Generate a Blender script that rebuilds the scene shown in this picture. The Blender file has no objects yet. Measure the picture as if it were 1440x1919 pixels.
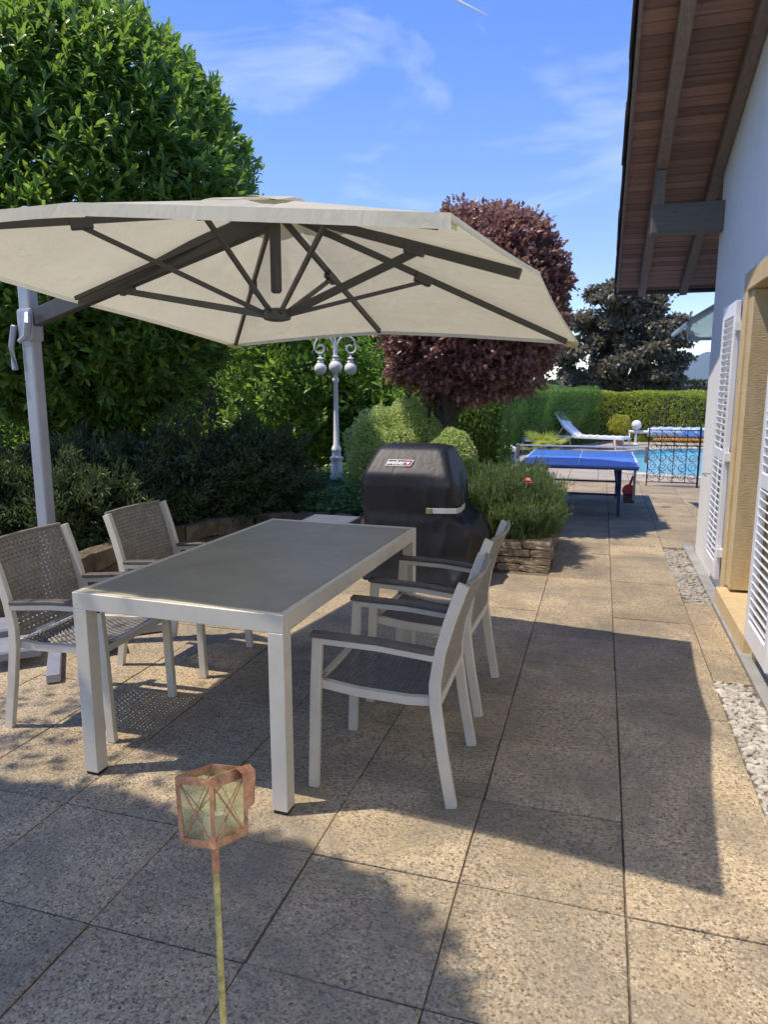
import bpy, bmesh, math, random
import numpy as np
from mathutils import Vector, Matrix
R = math.radians
rng = np.random.default_rng(7)
random.seed(7)
scene = bpy.context.scene
COL = scene.collection

# ------------------------------------------------------------------ camera, sky, sun, exposure
cam_d = bpy.data.cameras.new('camera'); cam = bpy.data.objects.new('camera', cam_d); COL.objects.link(cam)
CH, PITCH, YAW = 1.55, R(9.874), R(16.894)
fw = Vector((-math.sin(YAW)*math.cos(PITCH), math.cos(YAW)*math.cos(PITCH), -math.sin(PITCH)))
rt = Vector((math.cos(YAW), math.sin(YAW), 0)); upv = rt.cross(fw)
cam.matrix_world = Matrix(((rt.x, upv.x, -fw.x, 0), (rt.y, upv.y, -fw.y, 0), (rt.z, upv.z, -fw.z, CH), (0, 0, 0, 1)))
cam_d.sensor_fit = 'HORIZONTAL'; cam_d.sensor_width = 36; cam_d.lens = 1330/1440*36
cam_d.clip_start = 0.05; cam_d.clip_end = 40000
scene.camera = cam

SUN_DIR = Vector((0.415, 0.19, -1.0)).normalized()
world = bpy.data.worlds.new('World'); scene.world = world; world.use_nodes = True
wn = world.node_tree.nodes; wl = world.node_tree.links; wn.clear()
sky = wn.new('ShaderNodeTexSky'); sky.sky_type = 'NISHITA'; sky.sun_disc = False
sky.sun_elevation = math.asin(-SUN_DIR.z); sky.sun_rotation = math.atan2(-SUN_DIR.x, -SUN_DIR.y)
sky.altitude = 500; sky.air_density = 1.0; sky.dust_density = 0.0; sky.ozone_density = 3.0
wtc = wn.new('ShaderNodeTexCoord'); wmp = wn.new('ShaderNodeMapping'); wmp.inputs['Scale'].default_value = (1.0, 1.0, 2.6)
wnz = wn.new('ShaderNodeTexNoise'); wnz.inputs['Scale'].default_value = 2.6; wnz.inputs['Detail'].default_value = 9; wnz.inputs['Roughness'].default_value = 0.62; wnz.inputs['Distortion'].default_value = 0.5
wcr = wn.new('ShaderNodeValToRGB'); wcr.color_ramp.elements[0].position = 0.52; wcr.color_ramp.elements[1].position = 0.86
wcr.color_ramp.elements[0].color = (0, 0, 0, 1); wcr.color_ramp.elements[1].color = (0.42, 0.42, 0.42, 1)
wmx = wn.new('ShaderNodeMix'); wmx.data_type = 'RGBA'; wmx.inputs['B'].default_value = (6.2, 6.8, 7.8, 1)
wbg = wn.new('ShaderNodeBackground'); wbg.inputs['Strength'].default_value = 0.125
wout = wn.new('ShaderNodeOutputWorld')
wl.new(wtc.outputs['Generated'], wmp.inputs['Vector']); wl.new(wmp.outputs['Vector'], wnz.inputs['Vector'])
wl.new(wnz.outputs['Fac'], wcr.inputs['Fac']); wl.new(wcr.outputs['Color'], wmx.inputs['Factor'])
whs = wn.new('ShaderNodeHueSaturation'); whs.inputs['Saturation'].default_value = 1.36; whs.inputs['Hue'].default_value = 0.519; wl.new(sky.outputs['Color'], whs.inputs['Color']); wl.new(whs.outputs['Color'], wmx.inputs['A']); wl.new(wmx.outputs['Result'], wbg.inputs['Color']); wl.new(wbg.outputs['Background'], wout.inputs['Surface'])

sun_d = bpy.data.lights.new('sun', 'SUN'); sun_d.energy = 2.0; sun_d.angle = R(0.55); sun_d.color = (1.0, 0.975, 0.94)
sun = bpy.data.objects.new('sun', sun_d); COL.objects.link(sun)
sun.rotation_euler = SUN_DIR.to_track_quat('-Z', 'Y').to_euler(); sun.location = (-6, -1, 14)
vs = scene.view_settings; vs.view_transform = 'Standard'; vs.look = 'None'; vs.exposure = 1.36; vs.use_white_balance = True; vs.white_balance_temperature = 7700; vs.white_balance_tint = 13; vs.gamma = 1; vs.use_curve_mapping = False
scene.cycles.max_bounces = 8; scene.cycles.transparent_max_bounces = 16

# ------------------------------------------------------------------ helpers
def tag(o, label=None, cat=None, group=None, kind=None):
    if label: o['label'] = label
    if cat: o['category'] = cat
    if group: o['group'] = group
    if kind: o['kind'] = kind
    return o

def thing(name, label, cat, loc=(0, 0, 0), rz=0.0, group=None):
    o = bpy.data.objects.new(name, None); COL.objects.link(o); o.empty_display_size = 0.1
    o.location = loc; o.rotation_euler = (0, 0, rz)
    return tag(o, label, cat, group)

def link(name, me, mat=None, parent=None, loc=None, rot=None, scale=None):
    if mat is not None and len(me.materials) == 0: me.materials.append(mat)
    o = bpy.data.objects.new(name, me); COL.objects.link(o); o.parent = parent
    if loc is not None: o.location = loc
    if rot is not None: o.rotation_euler = rot
    if scale is not None: o.scale = scale
    return o

def copy_tree(o, parent=None):
    c = o.copy(); COL.objects.link(c); c.parent = parent
    for ch in list(o.children): copy_tree(ch, c)
    return c

class MB:
    """collects shapes, builds one mesh"""
    def __init__(s): s.v = []; s.f = []
    def add(s, vs, fs):
        b = len(s.v); s.v += [tuple(p) for p in vs]; s.f += [tuple(i+b for i in f) for f in fs]; return s
    def box(s, x0, x1, y0, y1, z0, z1):
        return s.add([(x0,y0,z0),(x1,y0,z0),(x1,y1,z0),(x0,y1,z0),(x0,y0,z1),(x1,y0,z1),(x1,y1,z1),(x0,y1,z1)],
                     [(3,2,1,0),(4,5,6,7),(0,1,5,4),(1,2,6,5),(2,3,7,6),(3,0,4,7)])
    def bar(s, pts, w, h=None, up=(0,0,1), cap=True):
        """rectangular section swept along points; w across, h along up"""
        h = h or w; P = [Vector(p) for p in pts]; up = Vector(up); rings = []
        for i, p in enumerate(P):
            if i == 0: t = P[1]-P[0]
            elif i == len(P)-1: t = P[-1]-P[-2]
            else: t = (P[i+1]-p).normalized()+(p-P[i-1]).normalized()
            t.normalize(); sd = t.cross(up)
            if sd.length < 1e-5: sd = t.cross(Vector((1,0,0)))
            sd.normalize(); u = sd.cross(t).normalized()
            rings.append([p+sd*a*w/2+u*b*h/2 for a, b in ((-1,-1),(1,-1),(1,1),(-1,1))])
        vs = [q for r in rings for q in r]; fs = []
        for i in range(len(P)-1):
            for k in range(4): a = i*4+k; b = i*4+(k+1) % 4; fs.append((a, b, b+4, a+4))
        if cap: n = (len(P)-1)*4; fs += [(3,2,1,0), (n, n+1, n+2, n+3)]
        return s.add(vs, fs)
    def tube(s, pts, r, n=8, cap=True):
        P = [Vector(p) for p in pts]; rs = r if isinstance(r, (list, tuple)) else [r]*len(P); vs = []; fs = []
        ref = None
        for i, p in enumerate(P):
            if i == 0: t = P[1]-P[0]
            elif i == len(P)-1: t = P[-1]-P[-2]
            else: t = (P[i+1]-p).normalized()+(p-P[i-1]).normalized()
            if t.length < 1e-9: t = P[i]-P[i-1]
            t.normalize()
            if ref is None: ref = t.orthogonal().normalized()
            sd = ref - t*ref.dot(t); sd = sd.normalized() if sd.length > 1e-6 else t.orthogonal().normalized(); ref = sd; u = t.cross(sd)
            vs += [p+(sd*math.cos(2*math.pi*k/n)+u*math.sin(2*math.pi*k/n))*rs[i] for k in range(n)]
        for i in range(len(P)-1):
            for k in range(n): a = i*n+k; b = i*n+(k+1) % n; fs.append((a, b, b+n, a+n))
        if cap: m = (len(P)-1)*n; fs += [tuple(range(n-1, -1, -1)), tuple(range(m, m+n))]
        return s.add(vs, fs)
    def lathe(s, prof, c=(0,0,0), n=20):
        vs = []; fs = []
        for (r, z) in prof: vs += [(c[0]+r*math.cos(2*math.pi*k/n), c[1]+r*math.sin(2*math.pi*k/n), c[2]+z) for k in range(n)]
        for i in range(len(prof)-1):
            for k in range(n): a = i*n+k; b = i*n+(k+1) % n; fs.append((a, b, b+n, a+n))
        m = (len(prof)-1)*n; fs += [tuple(range(n-1, -1, -1)), tuple(range(m, m+n))]
        return s.add(vs, fs)
    def sphere(s, c, r, n=20, m=12, sz=1.0):
        return s.lathe([(max(1e-4, r*math.sin(math.pi*i/m)), -r*sz*math.cos(math.pi*i/m)) for i in range(m+1)], c, n)
    def prism(s, poly, axis, a, b):
        """polygon extruded along axis: 'x' (poly in y,z), 'z' (poly in x,y), 'y' (poly in x,z)"""
        def P(u, w, t): return {'x': (t, u, w), 'y': (u, t, w), 'z': (u, w, t)}[axis]
        n = len(poly)
        return s.add([P(u, w, a) for u, w in poly]+[P(u, w, b) for u, w in poly],
                     [tuple(range(n-1, -1, -1)), tuple(range(n, 2*n))]+[(i, (i+1) % n, n+(i+1) % n, n+i) for i in range(n)])
    def grid(s, fn, nu, nv):
        vs = [fn(i/nu, j/nv) for i in range(nu+1) for j in range(nv+1)]
        return s.add(vs, [(i*(nv+1)+j, (i+1)*(nv+1)+j, (i+1)*(nv+1)+j+1, i*(nv+1)+j+1) for i in range(nu) for j in range(nv)])
    def mesh(s, name, bevel=0, smooth=False, seg=1):
        me = bpy.data.meshes.new(name); me.from_pydata(s.v, [], s.f); me.update()
        bm = bmesh.new(); bm.from_mesh(me)
        bmesh.ops.recalc_face_normals(bm, faces=bm.faces)
        if bevel:
            es = [e for e in bm.edges if len(e.link_faces) == 2 and e.calc_face_angle(0) > 0.5]
            bmesh.ops.bevel(bm, geom=es, offset=bevel, segments=seg, affect='EDGES', profile=0.5, clamp_overlap=True)
        for f in bm.faces: f.smooth = smooth
        bm.to_mesh(me); bm.free()
        if smooth and bevel == 0:
            try: me.set_sharp_from_angle(angle=R(42))
            except Exception: pass
        return me
    def build(s, name, mat, parent=None, bevel=0, smooth=False, seg=1, **k):
        return link(name, s.mesh(name, bevel, smooth, seg), mat, parent, **k)

# ------------------------------------------------------------------ materials
def NT(name):
    m = bpy.data.materials.new(name); m.use_nodes = True; n = m.node_tree.nodes; l = m.node_tree.links
    b = n['Principled BSDF']; return m, n, l, b
def coords(n, l, kind='pos', scale=None):
    if kind == 'pos':
        g = n.new('ShaderNodeNewGeometry'); out = g.outputs['Position']
    else:
        g = n.new('ShaderNodeTexCoord'); out = g.outputs['Object']
    if scale:
        mp = n.new('ShaderNodeMapping'); mp.inputs['Scale'].default_value = scale; l.new(out, mp.inputs['Vector']); out = mp.outputs['Vector']
    return out
def noise(n, l, vec, sc, det=4, rough=0.55, dist=0):
    t = n.new('ShaderNodeTexNoise'); t.inputs['Scale'].default_value = sc; t.inputs['Detail'].default_value = det
    t.inputs['Roughness'].default_value = rough; t.inputs['Distortion'].default_value = dist; l.new(vec, t.inputs['Vector']); return t.outputs['Fac']
def ramp(n, l, fac, stops, const=False):
    r = n.new('ShaderNodeValToRGB'); e = r.color_ramp.elements
    while len(e) < len(stops): e.new(0.5)
    for i, (p, c) in enumerate(stops):
        e[i].position = p; e[i].color = (c, c, c, 1) if isinstance(c, (int, float)) else (*c, 1)
    if const: r.color_ramp.interpolation = 'CONSTANT'
    l.new(fac, r.inputs['Fac']); return r.outputs['Color']
def mixc(n, l, fac, a, b, mode='MIX'):
    m = n.new('ShaderNodeMix'); m.data_type = 'RGBA'; m.blend_type = mode
    for key, v in (('Factor', fac), ('A', a), ('B', b)):
        if isinstance(v, (int, float)): m.inputs[key].default_value = v if key == 'Factor' else (v, v, v, 1)
        elif isinstance(v, tuple): m.inputs[key].default_value = (*v, 1)
        else: l.new(v, m.inputs[key])
    return m.outputs['Result']
def bump(n, l, b, h, strength=0.3, dist=0.01):
    x = n.new('ShaderNodeBump'); x.inputs['Strength'].default_value = strength; x.inputs['Distance'].default_value = dist
    l.new(h, x.inputs['Height']); l.new(x.outputs['Normal'], b.inputs['Normal']); return x
def simple(name, col, rough=0.5, metal=0.0, var=0.12, sc=6.0, bmp=0.0, bsc=60.0, dirt=None, kind='obj'):
    m, n, l, b = NT(name); v = coords(n, l, kind)
    f = noise(n, l, v, sc, 6)
    lo = tuple(max(0, c*(1-var)) for c in col); hi = tuple(min(1, c*(1+var)) for c in col)
    c = ramp(n, l, f, [(0.3, lo), (0.7, hi)])
    if dirt:
        df = ramp(n, l, noise(n, l, v, sc*2.3, 8, 0.7), [(0.52, 0.0), (0.72, dirt[1])]); c = mixc(n, l, df, c, dirt[0])
    l.new(c, b.inputs['Base Color']); b.inputs['Metallic'].default_value = metal
    rr = ramp(n, l, noise(n, l, v, sc*3, 5), [(0.3, max(0, rough-0.08)), (0.7, min(1, rough+0.1))]); l.new(rr, b.inputs['Roughness'])
    if bmp: bump(n, l, b, noise(n, l, v, bsc, 5), bmp, 0.004)
    return m

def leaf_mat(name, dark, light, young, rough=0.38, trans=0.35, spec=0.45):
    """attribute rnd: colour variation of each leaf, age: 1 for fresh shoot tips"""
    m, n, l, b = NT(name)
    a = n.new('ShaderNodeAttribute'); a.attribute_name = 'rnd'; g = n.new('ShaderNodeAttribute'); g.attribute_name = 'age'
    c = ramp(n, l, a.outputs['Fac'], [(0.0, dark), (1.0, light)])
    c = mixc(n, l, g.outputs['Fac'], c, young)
    l.new(c, b.inputs['Base Color']); b.inputs['Roughness'].default_value = rough; b.inputs['Specular IOR Level'].default_value = spec
    t = n.new('ShaderNodeBsdfTranslucent'); tc = mixc(n, l, 0.55, c, tuple(min(1, x*2.2) for x in young), 'MIX'); l.new(tc, t.inputs['Color'])
    mx = n.new('ShaderNodeMixShader'); mx.inputs['Fac'].default_value = trans
    l.new(b.outputs['BSDF'], mx.inputs[1]); l.new(t.outputs['BSDF'], mx.inputs[2]); l.new(mx.outputs['Shader'], n['Material Output'].inputs['Surface'])
    return m

M = {}
def mat_tile():
    m, n, l, b = NT('exposed aggregate concrete'); v = coords(n, l)
    oi = n.new('ShaderNodeObjectInfo')
    vo = n.new('ShaderNodeTexVoronoi'); vo.inputs['Scale'].default_value = 132; l.new(v, vo.inputs['Vector'])
    sep = n.new('ShaderNodeSeparateColor'); l.new(vo.outputs['Color'], sep.inputs['Color'])
    st = ramp(n, l, sep.outputs['Red'], [(0.0, (0.12, 0.092, 0.06)), (0.16, (0.26, 0.20, 0.13)), (0.4, (0.43, 0.335, 0.22)), (0.65, (0.53, 0.425, 0.29)), (0.86, (0.50, 0.36, 0.20)), (0.96, (0.62, 0.53, 0.40))])
    edge = ramp(n, l, vo.outputs['Distance'], [(0.35, 0.0), (0.75, 0.55)])
    c = mixc(n, l, edge, st, (0.32, 0.26, 0.185))
    # dark pits of the wash-out surface
    pit = ramp(n, l, noise(n, l, v, 62, 3, 0.6), [(0.60, 0.0), (0.66, 0.85)]); c = mixc(n, l, pit, c, (0.055, 0.048, 0.04))
    # algae / soot stains and tone differences between slabs
    s1 = ramp(n, l, noise(n, l, v, 1.7, 9, 0.7, 0.5), [(0.40, 0.0), (0.64, 0.82)]); c = mixc(n, l, s1, c, (0.19, 0.165, 0.125))
    s2 = ramp(n, l, noise(n, l, v, 3.1, 8, 0.72), [(0.50, 0.0), (0.70, 0.32)]); c = mixc(n, l, s2, c, (0.42, 0.31, 0.15))
    sp = ramp(n, l, noise(n, l, v, 36, 4, 0.75), [(0.62, 0.0), (0.68, 0.75)]); c = mixc(n, l, sp, c, (0.07, 0.06, 0.045))
    s3 = ramp(n, l, noise(n, l, v, 0.9, 5, 0.6), [(0.35, 1.0), (0.7, 1.3)]); c = mixc(n, l, 1.0, c, s3, 'MULTIPLY')
    tone = ramp(n, l, oi.outputs['Random'], [(0.0, (0.77, 0.79, 0.78)), (0.5, (0.91, 0.925, 0.91)), (1.0, (1.03, 1.03, 0.98))]); c = mixc(n, l, 1.0, c, tone, 'MULTIPLY')
    l.new(c, b.inputs['Base Color']); b.inputs['Roughness'].default_value = 0.86; b.inputs['Specular IOR Level'].default_value = 0.25
    bump(n, l, b, vo.outputs['Distance'], 0.55, 0.004).invert = True
    return m
M['tile'] = mat_tile()
def mat_terrace():
    m, n, l, b = NT('far terrace paving'); v = coords(n, l)
    br = n.new('ShaderNodeTexBrick'); br.offset = 0.0; br.inputs['Scale'].default_value = 1; br.inputs['Brick Width'].default_value = 0.505; br.inputs['Row Height'].default_value = 0.489
    br.inputs['Mortar Size'].default_value = 0.008; br.inputs['Color1'].default_value = (0.47, 0.415, 0.325, 1); br.inputs['Color2'].default_value = (0.41, 0.36, 0.285, 1); br.inputs['Mortar'].default_value = (0.22, 0.18, 0.13, 1)
    l.new(v, br.inputs['Vector']); s = ramp(n, l, noise(n, l, v, 2.2, 8, 0.7), [(0.4, 0.78), (0.7, 1.1)])
    g = ramp(n, l, noise(n, l, v, 60, 4, 0.7), [(0.3, 0.8), (0.7, 1.15)])
    c = mixc(n, l, 1.0, br.outputs['Color'], s, 'MULTIPLY'); c = mixc(n, l, 1.0, c, g, 'MULTIPLY')
    l.new(c, b.inputs['Base Color']); b.inputs['Roughness'].default_value = 0.85; return m
M['terrace'] = mat_terrace()
M['joint'] = simple('joint dirt', (0.15, 0.12, 0.08), 0.95, var=0.5, sc=30)
M['soil'] = simple('bed soil', (0.06, 0.045, 0.03), 0.95, var=0.4, sc=9, bmp=0.6, bsc=40, kind='pos')
M['grass'] = simple('lawn', (0.05, 0.09, 0.025), 0.9, var=0.35, sc=1.2, bmp=0.3, kind='pos')
M['kerb'] = simple('kerb concrete', (0.30, 0.30, 0.28), 0.8, var=0.2, sc=6, bmp=0.2, bsc=90, kind='pos')
def mat_render():
    m, n, l, b = NT('wall render'); v = coords(n, l)
    c = ramp(n, l, noise(n, l, v, 1.3, 6, 0.6), [(0.3, (0.77, 0.775, 0.735)), (0.7, (0.83, 0.835, 0.79))])
    streak = ramp(n, l, noise(n, l, coords(n, l, 'pos', (7, 7, 0.7)), 1.5, 6, 0.6), [(0.55, 0.0), (0.8, 0.22)]); c = mixc(n, l, streak, c, (0.50, 0.49, 0.45))
    l.new(c, b.inputs['Base Color']); b.inputs['Roughness'].default_value = 0.9
    bump(n, l, b, noise(n, l, v, 130, 4, 0.7), 0.35, 0.004); return m
M['render'] = mat_render()
def mat_stone(name, a, bb, cc, sc=5):
    m, n, l, b = NT(name); v = coords(n, l); oi = n.new('ShaderNodeObjectInfo')
    c = ramp(n, l, noise(n, l, v, sc, 8, 0.68, 0.4), [(0.3, a), (0.5, bb), (0.72, cc)])
    t = ramp(n, l, oi.outputs['Random'], [(0, 0.72), (1, 1.2)]); c = mixc(n, l, 1.0, c, t, 'MULTIPLY')
    l.new(c, b.inputs['Base Color']); b.inputs['Roughness'].default_value = 0.9
    bump(n, l, b, noise(n, l, v, 35, 7, 0.72), 0.7, 0.02); return m
M['walling'] = mat_stone('split walling stone', (0.16, 0.115, 0.07), (0.30, 0.235, 0.155), (0.44, 0.37, 0.26))
M['edging'] = mat_stone('mossy edging stone', (0.075, 0.055, 0.028), (0.15, 0.11, 0.06), (0.235, 0.19, 0.11), 6)
M['pebble'] = mat_stone('white river pebble', (0.26, 0.24, 0.19), (0.46, 0.43, 0.36), (0.64, 0.61, 0.53), 14)
M['coping'] = mat_stone('pool coping', (0.40, 0.35, 0.27), (0.52, 0.47, 0.38), (0.60, 0.55, 0.46), 4)
def mat_sandstone():
    m, n, l, b = NT('yellow door surround'); v = coords(n, l)
    c = ramp(n, l, noise(n, l, coords(n, l, 'pos', (3, 3, 1)), 6, 7, 0.65), [(0.3, (0.54, 0.40, 0.20)), (0.7, (0.66, 0.52, 0.30))])
    l.new(c, b.inputs['Base Color']); b.inputs['Roughness'].default_value = 0.8
    bump(n, l, b, noise(n, l, coords(n, l, 'pos', (14, 14, 40)), 2.5, 6, 0.65), 0.5, 0.01); return m
M['sandstone'] = mat_sandstone()
def mat_wood(name, a, c2, gr, along=(0.6, 22, 22), rough=0.75):
    m, n, l, b = NT(name); oi = n.new('ShaderNodeObjectInfo')
    v = coords(n, l, 'pos', along); f = noise(n, l, v, 2.2, 9, 0.7, 0.8)
    c = ramp(n, l, f, [(0.28, a), (0.55, c2), (0.8, gr)])
    kn = ramp(n, l, noise(n, l, coords(n, l, 'pos', (4, 7, 7)), 2.2, 3), [(0.68, 0.0), (0.74, 0.7)]); c = mixc(n, l, kn, c, tuple(x*0.35 for x in a))
    t = ramp(n, l, oi.outputs['Random'], [(0, (0.66, 0.66, 0.68)), (0.5, (0.95, 0.93, 0.92)), (1, (1.3, 1.25, 1.2))]); c = mixc(n, l, 1.0, c, t, 'MULTIPLY')
    l.new(c, b.inputs['Base Color']); b.inputs['Roughness'].default_value = rough; bump(n, l, b, f, 0.3, 0.004); return m
M['board'] = mat_wood('stained soffit board', (0.185, 0.108, 0.078), (0.32, 0.19, 0.14), (0.42, 0.28, 0.215))
M['rafter'] = mat_wood('weathered rafter', (0.13, 0.10, 0.085), (0.20, 0.16, 0.14), (0.28, 0.235, 0.21), (22, 0.6, 22))
M['purlin'] = mat_wood('grey painted beam', (0.10, 0.098, 0.085), (0.14, 0.135, 0.118), (0.19, 0.18, 0.16))
M['rooftile'] = simple('dark roof tile', (0.055, 0.045, 0.04), 0.7, var=0.35, sc=8, bmp=0.4, kind='pos')
M['white'] = simple('white gloss paint', (0.78, 0.79, 0.80), 0.35, var=0.03, sc=5, dirt=((0.5, 0.49, 0.45), 0.25))
M['lampwhite'] = simple('white cast iron', (0.86, 0.87, 0.89), 0.4, var=0.03, sc=8, dirt=((0.55, 0.55, 0.52), 0.2))
M['globe'] = simple('opal globe', (0.84, 0.85, 0.86), 0.12, var=0.02)
M['steel'] = simple('brushed steel', (0.5, 0.5, 0.48), 0.35, 0.9, 0.1, 20)
M['iron'] = simple('black wrought iron', (0.018, 0.018, 0.02), 0.45, 0.3, 0.3)
M['alu'] = simple('powder coated cream aluminium', (0.62, 0.575, 0.475), 0.42, 0.18, 0.06, 7, dirt=((0.50, 0.45, 0.34), 0.28))
M['alutrim'] = simple('table edge dirt', (0.34, 0.29, 0.12), 0.8, var=0.4, sc=40)
M['poolalu'] = simple('silver pole', (0.34, 0.36, 0.40), 0.42, 0.45, 0.06, 6)
M['anthracite'] = simple('brown grey rib', (0.07, 0.068, 0.066), 0.45, 0.2, 0.1, 6)
M['armwood'] = simple('dark composite slat', (0.10, 0.085, 0.075), 0.6, var=0.2, sc=20)
M['rattan'] = simple('grey brown resin weave', (0.24, 0.215, 0.175), 0.5, var=0.2, sc=20)
M['rattandk'] = simple('dark grey resin weave', (0.13, 0.125, 0.12), 0.5, var=0.2, sc=20)
M['plasticgrey'] = simple('grey plastic', (0.22, 0.23, 0.25), 0.6, var=0.15, sc=5)
M['slategrey'] = simple('dark grey lid', (0.13, 0.14, 0.165), 0.5, var=0.15, sc=5)
M['rubber'] = simple('black foot', (0.02, 0.02, 0.02), 0.7)
M['navy'] = simple('navy metal frame', (0.035, 0.055, 0.13), 0.4, 0.3)
M['red'] = simple('red rubber', (0.42, 0.03, 0.035), 0.6)
M['black'] = simple('black plastic', (0.02, 0.02, 0.022), 0.5)
M['terracotta'] = simple('terracotta', (0.38, 0.16, 0.09), 0.8, var=0.2)
M['bluecover'] = simple('blue pool cover', (0.10, 0.27, 0.62), 0.4, var=0.25, sc=3)
M['palecover'] = simple('pale cover underside', (0.45, 0.58, 0.75), 0.5, var=0.2, sc=3)
M['orange'] = simple('orange strap', (0.62, 0.26, 0.05), 0.6, var=0.25, sc=12)
M['copper'] = simple('oxidised copper', (0.40, 0.19, 0.10), 0.5, 0.3, 0.5, 45, 0.4, dirt=((0.62, 0.38, 0.25), 0.75))
M['brass'] = simple('tarnished brass stick', (0.46, 0.40, 0.13), 0.5, 0.2, 0.4, 60, dirt=((0.22, 0.16, 0.07), 0.75))
M['bark'] = simple('bark', (0.055, 0.042, 0.034), 0.95, var=0.4, sc=14, bmp=0.8, bsc=30, kind='pos')
M['pink'] = simple('pink petal', (0.78, 0.16, 0.18), 0.6, var=0.25, sc=30)
M['lounge'] = simple('white sling', (0.74, 0.78, 0.85), 0.6, var=0.04)
M['logowhite'] = simple('white print', (0.75, 0.75, 0.75), 0.6, var=0.02)
M['logored'] = simple('dark red print', (0.30, 0.025, 0.04), 0.6, var=0.05)
M['mountain'] = simple('wooded mountain', (0.035, 0.07, 0.05), 1.0, var=0.3, sc=0.004, kind='pos')
M['contrail'] = simple('ice cloud', (0.9, 0.9, 0.9), 1.0, var=0.02)

def mat_tabletop():
    m, n, l, b = NT('dusty grey glass'); v = coords(n, l, 'obj')
    c = ramp(n, l, noise(n, l, v, 2.0, 7, 0.65, 0.5), [(0.3, (0.265, 0.245, 0.175)), (0.7, (0.345, 0.32, 0.235))])
    sm = ramp(n, l, noise(n, l, coords(n, l, 'obj', (5, 1.6, 1)), 1.6, 6, 0.6, 0.3), [(0.48, 0.0), (0.85, 0.35)]); c = mixc(n, l, sm, c, (0.34, 0.31, 0.22))
    l.new(c, b.inputs['Base Color']); rr = ramp(n, l, noise(n, l, v, 5, 7, 0.7), [(0.3, 0.32), (0.7, 0.52)]); l.new(rr, b.inputs['Roughness'])
    b.inputs['Specular IOR Level'].default_value = 0.4; return m
M['tabletop'] = mat_tabletop()
def mat_fabric():
    m, n, l, b = NT('cream canopy cloth'); v = coords(n, l)
    c = ramp(n, l, noise(n, l, v, 1.6, 7, 0.62), [(0.3, (0.66, 0.64, 0.53)), (0.7, (0.75, 0.735, 0.63))])
    st = ramp(n, l, noise(n, l, v, 5, 8, 0.72, 0.6), [(0.58, 0.0), (0.78, 0.4)]); c = mixc(n, l, st, c, (0.43, 0.39, 0.28))
    l.new(c, b.inputs['Base Color']); b.inputs['Roughness'].default_value = 0.85; b.inputs['Specular IOR Level'].default_value = 0.15
    t = n.new('ShaderNodeBsdfTranslucent'); tc = mixc(n, l, 1.0, c, (0.92, 0.88, 0.74), 'MULTIPLY'); l.new(tc, t.inputs['Color'])
    wr = noise(n, l, coords(n, l, 'pos', (2.2, 2.2, 1)), 2.6, 5, 0.55, 1.6); bp = bump(n, l, b, wr, 0.28, 0.04); l.new(bp.outputs['Normal'], t.inputs['Normal'])
    mx = n.new('ShaderNodeMixShader'); mx.inputs['Fac'].default_value = 0.38
    l.new(b.outputs['BSDF'], mx.inputs[1]); l.new(t.outputs['BSDF'], mx.inputs[2]); l.new(mx.outputs['Shader'], n['Material Output'].inputs['Surface']); return m
M['canopy'] = mat_fabric()
def mat_cover():
    m, n, l, b = NT('black vinyl cover'); v = coords(n, l)
    c = ramp(n, l, noise(n, l, v, 3, 6), [(0.3, (0.007, 0.008, 0.010)), (0.7, (0.013, 0.014, 0.017))]); l.new(c, b.inputs['Base Color'])
    b.inputs['Roughness'].default_value = 0.5; b.inputs['Specular IOR Level'].default_value = 0.42
    bump(n, l, b, noise(n, l, coords(n, l, 'pos', (1.6, 1.6, .7)), 7, 5, 0.5, 0.8), 0.22, 0.025); return m
M['cover'] = mat_cover()
def mat_water():
    m, n, l, b = NT('pool water'); v = coords(n, l)
    c = ramp(n, l, noise(n, l, v, 0.6, 3), [(0.3, (0.10, 0.50, 0.68)), (0.7, (0.17, 0.60, 0.76))]); l.new(c, b.inputs['Base Color'])
    b.inputs['Roughness'].default_value = 0.08; b.inputs['IOR'].default_value = 1.33
    bump(n, l, b, noise(n, l, v, 5, 3, 0.5, 0.5), 0.25, 0.03); return m
M['water'] = mat_water()
M['ppblue'] = simple('blue playing surface', (0.06, 0.22, 0.70), 0.42, var=0.06, sc=3)
M['ppwhite'] = simple('white line paint', (0.75, 0.77, 0.8), 0.5, var=0.03)
def mat_net():
    m, n, l, b = NT('net mesh'); v = coords(n, l, 'obj'); b.inputs['Base Color'].default_value = (0.02, 0.03, 0.08, 1)
    ck = n.new('ShaderNodeTexBrick'); ck.offset = 0; ck.inputs['Scale'].default_value = 1; ck.inputs['Brick Width'].default_value = 0.015; ck.inputs['Row Height'].default_value = 0.015; ck.inputs['Mortar Size'].default_value = 0.0016
    mp = n.new('ShaderNodeMapping'); mp.inputs['Rotation'].default_value = (R(90), 0, 0); l.new(v, mp.inputs['Vector']); l.new(mp.outputs['Vector'], ck.inputs['Vector'])
    t = n.new('ShaderNodeBsdfTransparent'); mx = n.new('ShaderNodeMixShader'); l.new(ck.outputs['Fac'], mx.inputs['Fac'])
    l.new(t.outputs['BSDF'], mx.inputs[1]); l.new(b.outputs['BSDF'], mx.inputs[2]); l.new(mx.outputs['Shader'], n['Material Output'].inputs['Surface']); return m
M['net'] = mat_net()
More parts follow.
